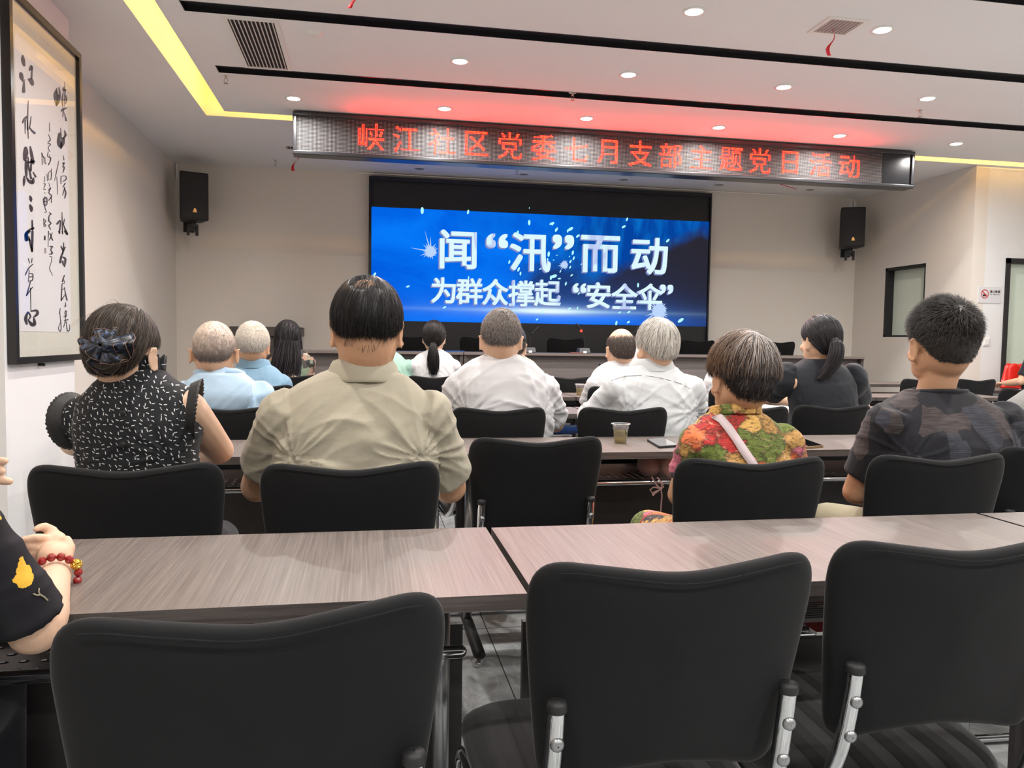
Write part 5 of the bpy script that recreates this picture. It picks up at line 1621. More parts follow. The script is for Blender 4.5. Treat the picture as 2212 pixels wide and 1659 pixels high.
    for (Sh, El, Wr, ra), f in zip(arm_pts, fr if len(arm_pts) == 2 else fr[-1:]):
        if f <= 0: continue
        pts = [Sh]
        r0 = shoulder_r
        if f <= 1: pts += [Sh + (El - Sh) * f * 0.5, Sh + (El - Sh) * f]; rr = [r0, ra + 0.016, ra + 0.014]
        else: pts += [(Sh + El) / 2, El, El + (Wr - El) * (f - 1)]; rr = [r0, ra + 0.016, ra + 0.013, ra * 0.7 + 0.010]
        e = pts[-1]; dd = (pts[-1] - pts[-2]).normalized()
        P_a = [Sh - (pts[1] - Sh).normalized() * r0 * 0.5] + pts + [e, e - dd * 0.03]
        R_a = [r0 * 0.75] + rr + [rr[-1] * 0.80, rr[-1] * 0.72]
        # open cuff: outer tube then folded back inside
        t.tube(P_a[:-1][:len(pts) + 1], R_a[:len(pts) + 1], 18, ends=False)
    pits = [(Sh.x - org[0] + (0.02 if Sh.x < xb else -0.02), Sh.y - org[1], Sh.z - 0.10) for Sh, *_ in arm_pts]
    if shirt is not None:
        remesh(t, 'top', shirt, root, org, vox, smoothing, wrinkles(pits, wr[0], seed * 3.7, wr[1]))
    # --- collar
    hdn = hd(0) * 1.0
    yn = Y + yc(0)
    if collar == 'crew':
        c = MB()
        pts = [(xn + (hwn + 0.001) * math.cos(a), yn + (hdn + 0.002) * math.sin(a), zn - 0.004 + 0.006 * math.sin(a) * -1) for a in np.linspace(0, 2 * math.pi, 33)]
        c.tube(pts, 0.0075, 10, ends=False)
        c.build('neckband', shirt, root, org, True)
    elif collar in ('shirt', 'stand'):
        c = MB(); N = 40
        prof = [(0.96, -0.022), (0.90, 0.020), (0.93, 0.026), (1.03, 0.022), (1.20, -0.020), (1.235, -0.036), (1.18, -0.037), (1.0, 0.004)]
        if collar == 'stand': prof = [(0.98, -0.012), (0.92, 0.018), (0.95, 0.021), (1.05, -0.012)]
        rings = []
        for a in np.linspace(0, 2 * math.pi, N + 1)[:-1]:
            rise = 0.012 * (-math.sin(a))          # higher at the nape
            rings.append([(xn + (hwn + 0.004) * sc_ * math.cos(a), yn + (hdn + 0.008) * sc_ * math.sin(a), zn + dz + rise) for sc_, dz in prof])
        n = len(prof); vs = [p for r in rings for p in r]
        c.add(vs, [(i * n + k_, i * n + (k_ + 1) % n, ((i + 1) % N) * n + (k_ + 1) % n, ((i + 1) % N) * n + k_) for i in range(N) for k_ in range(n)])
        o = c.build('collar', shirt, root, org, True, subsurf=1)
    # --- legs
    l = MB()
    for sx in (-1, 1): thigh_leg(l, xb, Y + 0.01, sx, 1.08)
    l.ell((xb, Y + 0.0, 0.545), (0.165, 0.13, 0.075))
    remesh(l, 'trousers', M[pants], root, org, 0.011, 3)
    for sx in (-1, 1):
        sh = MB().tube([(xb + sx * 0.105, Y + 0.37, 0.042), (xb + sx * 0.105, Y + 0.43, 0.045), (xb + sx * 0.115, Y + 0.56, 0.036)], [0.040, 0.041, 0.034], 14, flat=0.9)
        sh.build('shoe', M['shoe'], root, org, True)
    if hairfn: 
        h = Hair(); hairfn(h, near)
        if h.n: h.build('hair', root, Mx, org)
    root['_'] = 0; del root['_']
    return dict(root=root, org=org, Mx=Mx, s=s, zn=zn, xn=xn, yn=yn, hwn=hwn, hdn=hdn, Y=Y, arms=arm_pts, xb=xb)
_dg = lambda: bpy.context.evaluated_depsgraph_get()
def child(root, nm):
    return [o for o in bpy.data.objects if o.parent == root and o.name.split('.')[0] == nm][0]
def on_surf(o, px, py, off=0.003):
    """point where the sight line meets a garment, lifted off it"""
    L = Vector(o.parent.location)
    d = ray(px, py).normalized()
    ok, loc, nrm, _ = o.ray_cast(Vector((0, 0, CAMH)) - L, d)
    if not ok: return None
    return loc + nrm * off + L

def cropped(cols, wts, seed, n=5200, L=0.020, bald=None, hl=MEN, w=0.0006, cap=0.003, lift=0.004, stick=0.25, dark=0.8):
    c = pick(cols, wts)
    return lambda h, near: make_hair(h, seed, n, L, w if near else w * 1.5, c, hl, cap, lift, bald=bald, seg=4, stick=stick, cap_dark=dark)

# woman with the bun, second row left
BROWN = pick([lin(70, 60, 53), lin(100, 88, 78), lin(46, 40, 37)], [5, 3, 4])
def hair_bun(h, near):
    HL = [(0, -0.050), (45, -0.046), (62, -0.026), (72, 0.004), (80, 0.030), (98, 0.032), (108, 0.024), (128, 0.055), (180, 0.078)]
    make_hair(h, 11, 5200, 0.11, 0.0008, BROWN, HL, 0.011, 0.004, whorl=(0.15, 0.75, 0.7), grav=0.45, seg=9, jit=0.10, cap_dark=0.9)
    g = [(0.024 + 0.034 * math.cos(a), -0.108 + 0.012 * math.sin(a * 2), -0.008 + 0.030 * math.sin(a)) for a in np.linspace(0, 6.6, 14)]
    bundle(h, g, [0.024, 0.028, 0.026, 0.02], 300, 0.0009, BROWN, 4, 0.001)
    rg = np.random.default_rng(8)
    for k in range(26):
        x0 = rg.uniform(-0.08, 0.08); p = np.array([[x0, -0.02, 0.12 - abs(x0) * 0.5], [x0 * 1.25, -0.05, 0.138 - abs(x0) * 0.6 + rg.uniform(0, 0.01)], [x0 * 1.5, -0.09, 0.12 - abs(x0) + rg.uniform(-0.01, 0.01)]])
        T = np.linspace(0, 1, 9)[:, None]; P = ((1 - T) ** 2 * p[0] + 2 * T * (1 - T) * (p[1] + (0, 0, 0.012)) + T * T * p[2])[None]
        h.strands(P, BROWN(np.zeros((1, 3)), rg, False), 0.0004)
P1 = person('woman in black dash print blouse with a dark flower scrunchie round her bun', 2.0,
    [(794, 232, 338), (812, 218, 348), (828, 196, 378), (845, 176, 416), (870, 160, 432), (905, 158, 436), (945, 164, 432), (980, 170, 424), (1015, 174, 422)],
    dict(x=271, top=657, w=147, ref=0.181, hair=0.012, dy=0.04, yaw=-15, pitch=-6),
    [((182, 905, 2.02), (160, 955, 2.28), (270, 985, 2.66), 0.043), ((405, 885, 2.0), (474, 972, 2.16), (425, 985, 2.38), 0.043)],
    M['dash'], hair_bun, collar=None, skin=M['skinpale'], near=True, wr=(0.004, 0.7), sleeve=(0.17, 0.0), seed=2, neck_r=0.05, shoulder_r=0.06, thick=0.95, ears=1.08)
def ruffle_ring(c, ax, r0, r1, depth, waves, amp, name, mat_, root, phase=0.0, half=None):
    c, ax = Vector(c), Vector(ax).normalized()
    a = ax.cross(Vector((0, 0.3, 1))).normalized(); b = ax.cross(a)
    m = MB(); N = waves * 8; rows = 5
    A = np.linspace(0, 2 * math.pi, N + 1)[:-1]
    vs = []
    for i, t in enumerate(A):
        for j in range(rows):
            k = j / (rows - 1)
            wv = (math.sin(waves * t + phase + 1.3 * math.sin(3 * t)) * (0.7 + 0.4 * math.sin(5 * t + 1)) + 0.5 * math.sin(round(waves * 0.6) * t + 1)) * amp * k
            r = r0 + (r1 - r0) * k + wv * 0.5
            p = c + (a * math.cos(t) + b * math.sin(t)) * r + ax * (depth * k + wv * 0.8)
            vs.append(p)
    fs = [(i * rows + j, i * rows + j + 1, ((i + 1) % N) * rows + j + 1, ((i + 1) % N) * rows + j) for i in range(N) for j in range(rows - 1)]
    m.add(vs, fs)
    o = m.build(name, mat_, root, tuple(root.location), True)
    sd = o.modifiers.new('s', 'SOLIDIFY'); sd.thickness = 0.0016
    return o
M['organza'] = plain('black_organza', srgb(26, 25, 26), 0.6, sheen=0.1)
(Sl, El, _, _), (Sr, Er, _, _) = P1['arms']
ruffle_ring(at_y(172, 908, 2.02), Vector((-1, 0.55, -0.1)), 0.050, 0.068, 0.028, 44, 0.0014, 'armhole_ruffle', M['organza'], P1['root'])
ruffle_ring(at_y(408, 884, 2.0), Vector((1, 0.10, -0.10)), 0.062, 0.076, 0.024, 44, 0.0013, 'armhole_ruffle', M['organza'], P1['root'])
ruffle_ring((P1['xn'], P1['yn'], P1['zn'] - 0.008), Vector((0, 0.05, 1)), P1['hwn'] + 0.004, P1['hwn'] + 0.006, 0.034, 22, 0.0055, 'collar_ruffle', M['dash'], P1['root'])
bt = child(P1['root'], 'top')
for py in (833, 893, 961):
    q = on_surf(bt, 266 if py < 950 else 265, py, 0.001)
    if q: 
        MB().lathe([(0.001, 0.004), (0.004, 0.0042), (0.0068, 0.003), (0.007, 0.0)], (0, 0, 0), 14).build('button', M['blackmatte'], P1['root'], smooth=True, loc=q - Vector(P1['org'])).rotation_euler = (math.pi / 2, 0, 0)
def scrunchie_mat():
    m = NT('navy_print_satin')
    n = m.noise(95, 4, 0.7)[0]
    m.base(m.ramp(n, [(0.50, srgb(22, 22, 28)), (0.60, srgb(58, 74, 104)), (0.70, srgb(110, 140, 178))]))
    return m.set(rough=0.4).mat
M['satin'] = scrunchie_mat(); M['piping'] = plain('brown_piping', srgb(112, 88, 78), 0.5)
def scrunchie(pers):
    Mx = pers['Mx']; root = pers['root']; o = pers['org']
    c = Mx @ Vector((0.024, -0.125, 0.010)); R = Mx.to_3x3().normalized()
    ax, a, b = R @ Vector((0.22, -1, 0.10)), R @ Vector((1, 0, 0)), R @ Vector((0, 0.1, 1))
    edge = MB(); m = MB(); rg = random.Random(4)
    for r0, r1, n, am, off, ph in ((0.012, 0.062, 5, 0.015, -0.004, 0.0), (0.010, 0.051, 4, 0.018, 0.010, 1.1), (0.004, 0.034, 3, 0.016, 0.022, 2.0)):
        N = 84; rows = 7; vs = []
        for i in range(N):
            t = 2 * math.pi * i / N
            for j in range(rows):
                k = j / (rows - 1)
                wv = math.sin(n * t + ph + 0.6 * math.sin(2 * t)) * am * k ** 1.3 + 0.006 * k * math.sin(2.3 * n * t + ph)
                r = r0 + (r1 - r0) * k * (1 + 0.16 * math.sin((n - 2) * t + ph * 2)) 
                vs.append(c + (a * math.cos(t) + b * math.sin(t) * 0.86) * r + ax * (off - 0.020 * k * k + wv))
        m.add(vs, [(i * rows + j, i * rows + j + 1, ((i + 1) % N) * rows + j + 1, ((i + 1) % N) * rows + j) for i in range(N) for j in range(rows - 1)])
        lp = [vs[i * rows + rows - 1] for i in range(N)]
        edge.tube(lp + [lp[0]], 0.0011, 6, ends=False)
    s = m.build('scrunchie', M['satin'], root, o, True)
    sd = s.modifiers.new('s', 'SOLIDIFY'); sd.thickness = 0.0012
    tag(s, 'dark navy printed ruffled scrunchie with brown edging')
    edge.build('edging', M['piping'], s, o, True)
scrunchie(P1)

# stout man in khaki
KH = pick([lin(20, 18, 20), lin(34, 31, 32), lin(58, 53, 52)], [7, 4, 1])
def hair_khaki(h, near):
    bd = (np.array((-0.10, -0.62, 0.78)) / np.linalg.norm((-0.10, -0.62, 0.78)), 12, 44, 0.24, 21)
    HL = [(0, -0.034), (40, -0.032), (60, -0.022), (74, -0.004), (84, 0.008), (98, 0.0), (108, 0.012), (122, 0.055), (180, 0.08)]
    make_hair(h, 21, 5200, 0.062, 0.0006, KH, HL, 0.009, 0.004, whorl=(0.18, -0.28, 0.94), grav=0.25, bald=bd, seg=8, jit=0.16, cap_dark=0.75)
    make_hair(h, 22, 500, 0.018, 0.0004, pick([lin(150, 140, 132), lin(90, 84, 80)], [1, 1]), [(0, -0.072), (60, -0.055), (70, -0.03), (80, 0.02), (180, 0.2)], 0, 0.002, seg=4, jit=0.3)
P2 = person('stout man with thinning black hair in a khaki polo shirt, second row', 1.98,
    [(803, 722, 848), (815, 680, 882), (835, 634, 908), (862, 606, 926), (900, 594, 938), (950, 590, 944), (1015, 592, 942)],
    dict(x=793, top=598, w=150, ref=0.171, hair=0.010, dy=0.05, pitch=-13),
    [((622, 892, 1.98), (556, 1050, 2.12), (640, 1010, 2.42), 0.050), ((918, 892, 1.98), (972, 1052, 2.10), (930, 1020, 2.36), 0.052)],
    M['khaki'], hair_khaki, collar='shirt', skin=M['skintan'], near=True, wr=(0.0078, 0.9), sleeve=(0.72, 0.84), seed=3, neck_r=0.067, thick=1.05, pants='whitetrousers', shoulder_r=0.066)

# woman in the floral blouse
def floral_col(q, rg, cap):
    n = len(q); c = np.zeros((n, 3))
    kind = rg.random(n) if not cap else np.full(n, 0.5)
    top = np.clip((q[:, 2] - 0.15) / 0.5, 0, 1)
    grey = np.exp(-(((q - np.array([0.10, -0.62, 0.78])) ** 2).sum(1) / 0.16))
    br = np.where(kind[:, None] < 0.5, lin(112, 82, 62), np.where(kind[:, None] < 0.8, lin(146, 116, 88), lin(70, 54, 46)))
    dk = np.where(kind[:, None] < 0.7, lin(48, 42, 42), lin(92, 88, 90))
    gr = np.where(kind[:, None] < 0.45, lin(196, 192, 190), np.where(kind[:, None] < 0.7, lin(130, 124, 122), lin(60, 54, 52)))
    c = dk * (1 - top[:, None]) + br * top[:, None]
    c = c * (1 - grey[:, None]) + gr * grey[:, None]
    return c * rg.uniform(0.75, 1.2, (n, 1))
def hair_floral(h, near):
    HLB = [(0, -0.066), (45, -0.060), (64, -0.034), (76, 0.0), (90, 0.008), (104, 0.0), (118, 0.03), (132, 0.055), (180, 0.078)]
    make_hair(h, 31, 2600, 0.03, 0.0007, pick([lin(36, 32, 33), lin(56, 50, 50), lin(110, 104, 104)], [6, 4, 2]), HLB, 0.008, 0.003, seg=5, jit=0.3)
    HLT = [(0, 0.000), (60, 0.0), (76, 0.012), (90, 0.016), (104, 0.01), (118, 0.03), (132, 0.055), (180, 0.078)]
    make_hair(h, 32, 5200, 0.085, 0.0008, floral_col, HLT, 0.014, 0.010, whorl=(0.10, -0.52, 0.85), grav=0.4, seg=9, jit=0.13, cap_dark=0.8)
P3 = person('woman with brown and grey bowl cut hair in a bright floral blouse', 1.98,
    [(894, 1552, 1656), (904, 1534, 1674), (914, 1520, 1686), (930, 1504, 1698), (955, 1496, 1704), (985, 1496, 1706), (1015, 1498, 1706)],
    dict(x=1603, top=712, w=142, ref=0.186, hair=0.018, dy=0.06, pitch=-10, roll=3),
    [((1514, 955, 1.98), (1468, 1068, 2.06), (1500, 1050, 2.32), 0.040), ((1688, 955, 1.98), (1718, 1060, 2.08), (1650, 1050, 2.34), 0.040)],
    M['floral'], hair_floral, collar='stand', skin=M['skintan'], near=True, wr=(0.004, 0.9), sleeve=(0.62, 0.7), seed=5, pants='floral', neck_r=0.046, thick=0.92, shoulder_r=0.058)
tp = child(P3['root'], 'top')
sp_ = [(1541, 897), (1556, 906), (1572, 925), (1588, 948), (1604, 972), (1620, 996), (1634, 1018)]
L_, R_ = [], []
for i, (x, y) in enumerate(sp_):
    nx, ny = (0.85, -0.52) if i > 1 else (0.45, -0.9)
    a, b = on_surf(tp, x - nx * 9, y - ny * 9, 0.004), on_surf(tp, x + nx * 9, y + ny * 9, 0.004)
    if a and b: L_.append(a); R_.append(b)
m = MB()
m.loft([[a, b, b - Vector((0, 0.003, 0)), a - Vector((0, 0.003, 0))] for a, b in zip(L_, R_)])
st = m.build('bag_strap', plain('pale_pink_strap', srgb(214, 196, 198), 0.6), P3['root'], P3['org'], True)
tag(st, 'pale pink shoulder strap across her back')

# young man in the dark tee
YM = pick([lin(36, 34, 33), lin(58, 54, 52), lin(84, 78, 74)], [5, 5, 3])  # paler strands put the sheen of light into black hair
def hair_young(h, near):
    HL = [(0, -0.046), (40, -0.040), (60, -0.020), (72, 0.006), (84, 0.018), (98, 0.008), (108, 0.02), (122, 0.055), (180, 0.078)]
    fn = lambda q: np.clip(0.22 + 1.15 * (q[:, 2] + 0.15), 0.08, 1.15)
    make_hair(h, 41, 10000, 0.042, 0.0006, YM, HL, 0.005, 0.002, whorl=(0.12, -0.60, 0.79), grav=0.05, seg=6, jit=0.28, stick=0.42, cap_dark=0.7, lenfn=fn, over=0.006)
P4 = person('young man with spiky black hair in a dark block patterned tee', 2.02,
    [(846, 1984, 2104), (856, 1966, 2122), (868, 1936, 2146), (884, 1912, 2168), (905, 1900, 2180), (940, 1896, 2186), (975, 1898, 2186), (1010, 1900, 2186)],
    dict(x=2040, top=632, w=161, ref=0.207, hair=0.026, dy=0.03, yaw=-12, pitch=0),
    [((1922, 905, 2.02), (1848, 1062, 2.10), (1900, 1075, 2.38), 0.044), ((2166, 905, 2.02), (2204, 1062, 2.10), (2150, 1050, 2.38), 0.044)],
    M['block'], hair_young, collar='crew', skin=M['skintan'], near=True, wr=(0.0045, 0.8), sleeve=(0.78, 0.8), seed=6, neck_r=0.052, pants='khakitrousers')

# ---- third row
GREYCROP = ([lin(214, 206, 198), lin(150, 138, 128), lin(84, 76, 72)], [5, 4, 4])
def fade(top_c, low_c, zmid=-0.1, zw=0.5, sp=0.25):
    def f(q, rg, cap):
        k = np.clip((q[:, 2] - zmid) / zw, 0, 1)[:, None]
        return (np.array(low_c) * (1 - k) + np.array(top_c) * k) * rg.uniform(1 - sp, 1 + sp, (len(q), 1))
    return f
P5 = person('man with cropped grey hair in a pale blue hooded jacket', 3.36,
    [(800, 428, 512), (812, 412, 530), (828, 398, 552), (850, 390, 568), (875, 388, 574), (905, 392, 572)],
    dict(x=464, top=695, w=85, ref=0.158, hair=0.003, dy=0.05, pitch=-8, yaw=2),
    [((405, 850, 3.36), (385, 925, 3.5), (430, 900, 3.8), 0.047), ((560, 850, 3.36), (580, 925, 3.5), (520, 900, 3.8), 0.047)],
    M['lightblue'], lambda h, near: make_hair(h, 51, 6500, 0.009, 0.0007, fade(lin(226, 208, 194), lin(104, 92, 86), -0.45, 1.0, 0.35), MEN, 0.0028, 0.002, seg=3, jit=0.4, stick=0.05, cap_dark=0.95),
    collar=None, skin=M['skintan'], wr=(0.005, 0.8), sleeve=1.8, seed=7, neck_r=0.052, ears=1.12)
m = MB()
q = at_y(468, 842, 3.23)
hm = []
for i in range(9):
    t = i / 8
    z = q.z + 0.062 - 0.175 * t
    hw = interp(t, [(0, 0.085), (0.2, 0.125), (0.55, 0.135), (0.85, 0.10), (1, 0.055)])
    dp = interp(t, [(0, 0.04), (0.4, 0.055), (0.8, 0.05), (1, 0.025)])
    hm.append(ring(q.x, 3.30 - interp(t, [(0, 0.02), (0.5, 0.055), (1, 0.05)]), z, hw, dp, 24, 2.0))
m.loft(hm)
roll = [(P5['xn'] + 0.088 * math.cos(a), P5['yn'] + 0.012 + 0.076 * math.sin(a), P5['zn'] - 0.016 - 0.012 * math.sin(a)) for a in np.linspace(0, 2 * math.pi, 25)]
m.tube(roll, 0.016, 10, ends=False)
remesh(m, 'hood', M['lightblue'], P5['root'], P5['org'], 0.008, 3, wrinkles([], 0.007, 9.0))
P6 = person('man with grey cropped hair in a rumpled white tee, third row', 3.29,
    [(768, 1050, 1122), (782, 1022, 1146), (796, 1000, 1164), (815, 984, 1178), (842, 976, 1186), (870, 978, 1188), (905, 984, 1188)],
    dict(x=1083, top=667, w=84, ref=0.162, hair=0.007, dy=0.04, pitch=-8, yaw=-8),
    [((996, 838, 3.29), (962, 912, 3.40), (1000, 912, 3.8), 0.048), ((1172, 838, 3.29), (1200, 915, 3.40), (1160, 912, 3.8), 0.048)],
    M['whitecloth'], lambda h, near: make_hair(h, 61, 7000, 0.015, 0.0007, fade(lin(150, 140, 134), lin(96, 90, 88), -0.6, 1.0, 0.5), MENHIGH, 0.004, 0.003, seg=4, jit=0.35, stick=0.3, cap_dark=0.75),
    collar='crew', wr=(0.013, 0.95), sleeve=(0.86, 0.86), seed=8, neck_r=0.062, thick=1.1, ears=1.05, shoulder_r=0.066)
P7 = person('man with silver white hair in a white shirt with shoulder yoke', 3.28,
    [(791, 1376, 1456), (802, 1346, 1480), (820, 1326, 1492), (848, 1320, 1500), (880, 1322, 1500), (910, 1326, 1498)],
    dict(x=1418, top=685, w=89, ref=0.178, hair=0.012, dy=0.04, yaw=10, pitch=-4),
    [((1336, 838, 3.28), (1278, 900, 3.42), (1330, 905, 3.8), 0.046), ((1488, 838, 3.28), (1500, 925, 3.38), (1460, 910, 3.8), 0.046)],
    M['whiteshirt'], lambda h, near: make_hair(h, 71, 5200, 0.055, 0.0011, pick([lin(226, 222, 214), lin(196, 190, 182), lin(140, 134, 130)], [6, 4, 2]), MEN, 0.010, 0.004, whorl=(0.05, -0.5, 0.86), grav=0.3, seg=7, jit=0.14, cap_dark=0.8),
    collar='shirt', wr=(0.012, 0.9), sleeve=1.85, seed=9, neck_r=0.054, shoulder_r=0.066)
t7 = child(P7['root'], 'top')
ys = [on_surf(t7, x, y, 0.0015) for x, y in ((1322, 822), (1350, 813), (1380, 811), (1410, 814), (1440, 820), (1470, 829), (1490, 840))]
ys = [p for p in ys if p]
if len(ys) > 3: MB().tube(ys, 0.0016, 6).build('yoke_seam', plain('grey_stitch', srgb(150, 150, 150), 0.8), P7['root'], P7['org'], True)
BK = pick([lin(30, 28, 32), lin(48, 44, 48), lin(70, 64, 66)], [6, 4, 2])
def hair_pony_puff(h, near):
    make_hair(h, 81, 4600, 0.12, 0.0012, BK, WOMEN, 0.010, 0.002, whorl=(0.0, 0.85, 0.5), grav=0.3, seg=9, jit=0.06, cap_dark=0.9)
    bundle(h, [(-0.01, -0.088, -0.005), (-0.015, -0.122, 0.0), (-0.02, -0.138, -0.05), (-0.04, -0.132, -0.11), (-0.07, -0.115, -0.155), (-0.10, -0.10, -0.185)], [0.018, 0.03, 0.038, 0.038, 0.03, 0.012], 420, 0.0012, BK, 5, 0.003)
P8 = person('woman with black ponytail and puff sleeved black blouse', 3.34,
    [(776, 1752, 1804), (786, 1732, 1824), (798, 1714, 1840), (815, 1706, 1846), (845, 1708, 1846), (885, 1712, 1846)],
    dict(x=1772, top=679, w=78, ref=0.176, hair=0.010, dy=0.05, yaw=10, pitch=-3),
    [((1718, 828, 3.34), (1660, 862, 3.62), (1708, 868, 3.92), 0.036), ((1838, 828, 3.34), (1866, 880, 3.5), (1820, 870, 3.9), 0.036)],
    M['blackcloth'], hair_pony_puff, collar=None, wr=(0.003, 0.7), sleeve=0.0, seed=10, neck_r=0.045, thick=0.9)
for i, (c, rr, e) in enumerate((((1694, 822, 3.38), (0.062, 0.07, 0.075), (1668, 852, 3.52)), ((1846, 824, 3.36), (0.058, 0.066, 0.078), (1858, 866, 3.44)))):
    m = MB(); A = at_y(*c)
    m.ell(A, rr, None, 20, 14); m.tube([A, at_y(*e)], [0.06, 0.05], 16, ends=False)
    m.ell(A + Vector((0.01 if i == 0 else -0.01, 0, 0.035)), (0.05, 0.055, 0.05))
    remesh(m, 'puff_sleeve', M['blackcloth'], P8['root'], P8['org'], 0.007, 3, wrinkles([], 0.008, 3.0 + i))
MB().tube([P8['Mx'] @ Vector((-0.012, -0.098, -0.004)), P8['Mx'] @ Vector((-0.014, -0.110, -0.003))], 0.021, 14).build('hair_tie', M['blackmatte'], P8['root'], P8['org'], True)
P9 = person('person in a grey tee cut off by the right edge', 2.42,
    [(838, 2262, 2340), (850, 2232, 2372), (864, 2204, 2404), (885, 2186, 2424), (920, 2180, 2430), (970, 2182, 2428)],
    dict(x=2312, top=640, w=130, ref=0.19, hair=0.008, dy=0.04),
    [((2205, 905, 2.42), (2192, 1010, 2.46), (2260, 1000, 2.70), 0.046), ((2410, 905, 2.42), (2450, 1030, 2.46), (2400, 1020, 2.70), 0.046)],
    M['grey'], cropped([lin(40, 38, 38), lin(70, 66, 64)], [3, 1], 91), collar='crew', wr=(0.005, 0.8), sleeve=0.75, seed=11)

# ---- fourth row
P10 = person('man with short white hair in a blue collared shirt', 4.76,
    [(787, 514, 578), (798, 502, 600), (816, 495, 614), (840, 496, 618), (870, 498, 618)],
    dict(x=546, top=696, w=66, ref=0.160, hair=0.004, dy=0.05, pitch=-4, yaw=2),
    [((508, 828, 4.76), (496, 880, 4.9), (530, 878, 5.25), 0.046), ((606, 828, 4.76), (622, 880, 4.9), (590, 878, 5.25), 0.046)],
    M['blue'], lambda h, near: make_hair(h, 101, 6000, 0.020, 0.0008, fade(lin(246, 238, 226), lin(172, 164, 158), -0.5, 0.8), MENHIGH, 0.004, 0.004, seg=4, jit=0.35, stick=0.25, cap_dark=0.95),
    collar='shirt', skin=M['skintan'], wr=(0.005, 0.7), sleeve=0.7, seed=12, neck_r=0.052)
P12 = person('person in a grey blue shirt mostly hidden behind the khaki polo', 4.72,
    [(786, 742, 806), (796, 712, 838), (806, 696, 858), (820, 686, 872), (845, 684, 874), (870, 686, 872)],
    dict(x=772, top=702, w=64, ref=0.165, hair=0.006, dy=0.05),
    [((700, 835, 4.72), (686, 885, 4.9), (720, 880, 5.2), 0.046), ((858, 835, 4.72), (872, 885, 4.9), (840, 880, 5.2), 0.046)],
    M['greyblue'], cropped([lin(80, 76, 74), lin(120, 114, 110)], [2, 1], 121, n=2500), collar='crew', wr=(0.005, 0.7), sleeve=0.7, seed=13)
P13 = person('man in a dark navy cap behind the rumpled white tee', 4.76,
    [(764, 1078, 1126), (772, 1054, 1142), (782, 1038, 1158), (796, 1030, 1166), (820, 1028, 1170), (850, 1030, 1168)],
    dict(x=1104, top=700, w=66, ref=0.168, hair=0.004, dy=0.05, yaw=-6),
    [((1042, 812, 4.76), (1034, 868, 4.9), (1060, 868, 5.2), 0.044), ((1156, 812, 4.76), (1166, 868, 4.9), (1140, 868, 5.2), 0.044)],
    M['beigegrey'], cropped([lin(70, 66, 64), lin(110, 104, 100)], [2, 1], 131, n=2500), collar='crew', wr=(0.004, 0.7), sleeve=0.7, seed=14)
m = MB(); Mx = P13['Mx']
rings = []
for th in np.linspace(0.06, 1.5, 10):
    rings.append([Mx @ Vector(tuple(hmap(np.array([math.sin(th) * math.cos(a), math.sin(th) * math.sin(a), math.cos(th)]), 0.010))) for a in np.linspace(0, 2 * math.pi, 29)[:-1]])
m.loft(rings, cap=True)
cp = m.build('cap', plain('navy_cap', srgb(28, 32, 50), 0.8), P13['root'], P13['org'], True)
br = MB(); vs = []
for a in np.linspace(-1.1, 1.1, 13):
    d = Vector((math.sin(a), math.cos(a), 0))
    vs.append([Mx @ (Vector((d.x * 0.084, d.y * 0.104, 0.035))), Mx @ (Vector((d.x * 0.086, d.y * 0.104 + 0.07 * math.cos(a), 0.022))), Mx @ (Vector((d.x * 0.086, d.y * 0.104 + 0.07 * math.cos(a), 0.019))), Mx @ (Vector((d.x * 0.084, d.y * 0.104, 0.031)))])
br.loft(vs); br.build('brim', plain('navy_brim', srgb(28, 32, 50), 0.8), cp, P13['org'], True)
def hair_bald(h, near):
    bd = (np.array((0.0, 0.12, 0.99)) / np.linalg.norm((0.0, 0.12, 0.99)), 58, 18, 0.0)
    make_hair(h, 151, 6500, 0.016, 0.0008, pick([lin(96, 84, 78), lin(70, 62, 60), lin(130, 120, 114)], [4, 3, 1]), MEN, 0, 0.003, bald=bd, seg=4, jit=0.3, stick=0.1)
P15 = person('balding man with a bare crown in a white tee, fourth row', 4.74,
    [(782, 1320, 1368), (790, 1302, 1386), (800, 1286, 1402), (815, 1278, 1408), (840, 1276, 1410), (875, 1278, 1408)],
    dict(x=1341, top=709, w=62, ref=0.162, hair=0.001, dy=0.05, yaw=2, pitch=-2),
    [((1288, 828, 4.74), (1266, 882, 4.86), (1290, 880, 5.2), 0.044), ((1398, 828, 4.74), (1412, 882, 4.86), (1390, 880, 5.2), 0.044)],
    M['whitecloth'], hair_bald, collar='crew', skin=M['skin'], wr=(0.005, 0.7), sleeve=0.8, seed=15, neck_r=0.05)
P17 = person('person in a white tee mostly hidden behind the bowl cut head', 4.76,
    [(782, 1574, 1626), (791, 1554, 1646), (800, 1536, 1664), (815, 1528, 1672), (840, 1526, 1674), (875, 1528, 1672)],
    dict(x=1600, top=722, w=60, ref=0.165, hair=0.006, dy=0.06, pitch=-10),
    [((1542, 825, 4.76), (1522, 872, 4.92), (1560, 876, 5.2), 0.044), ((1660, 825, 4.76), (1676, 876, 4.92), (1640, 876, 5.2), 0.044)],
    M['whitecloth'], cropped([lin(40, 38, 38), lin(70, 66, 64)], [3, 1], 171, n=2500), collar='crew', wr=(0.005, 0.7), sleeve=0.8, seed=16)

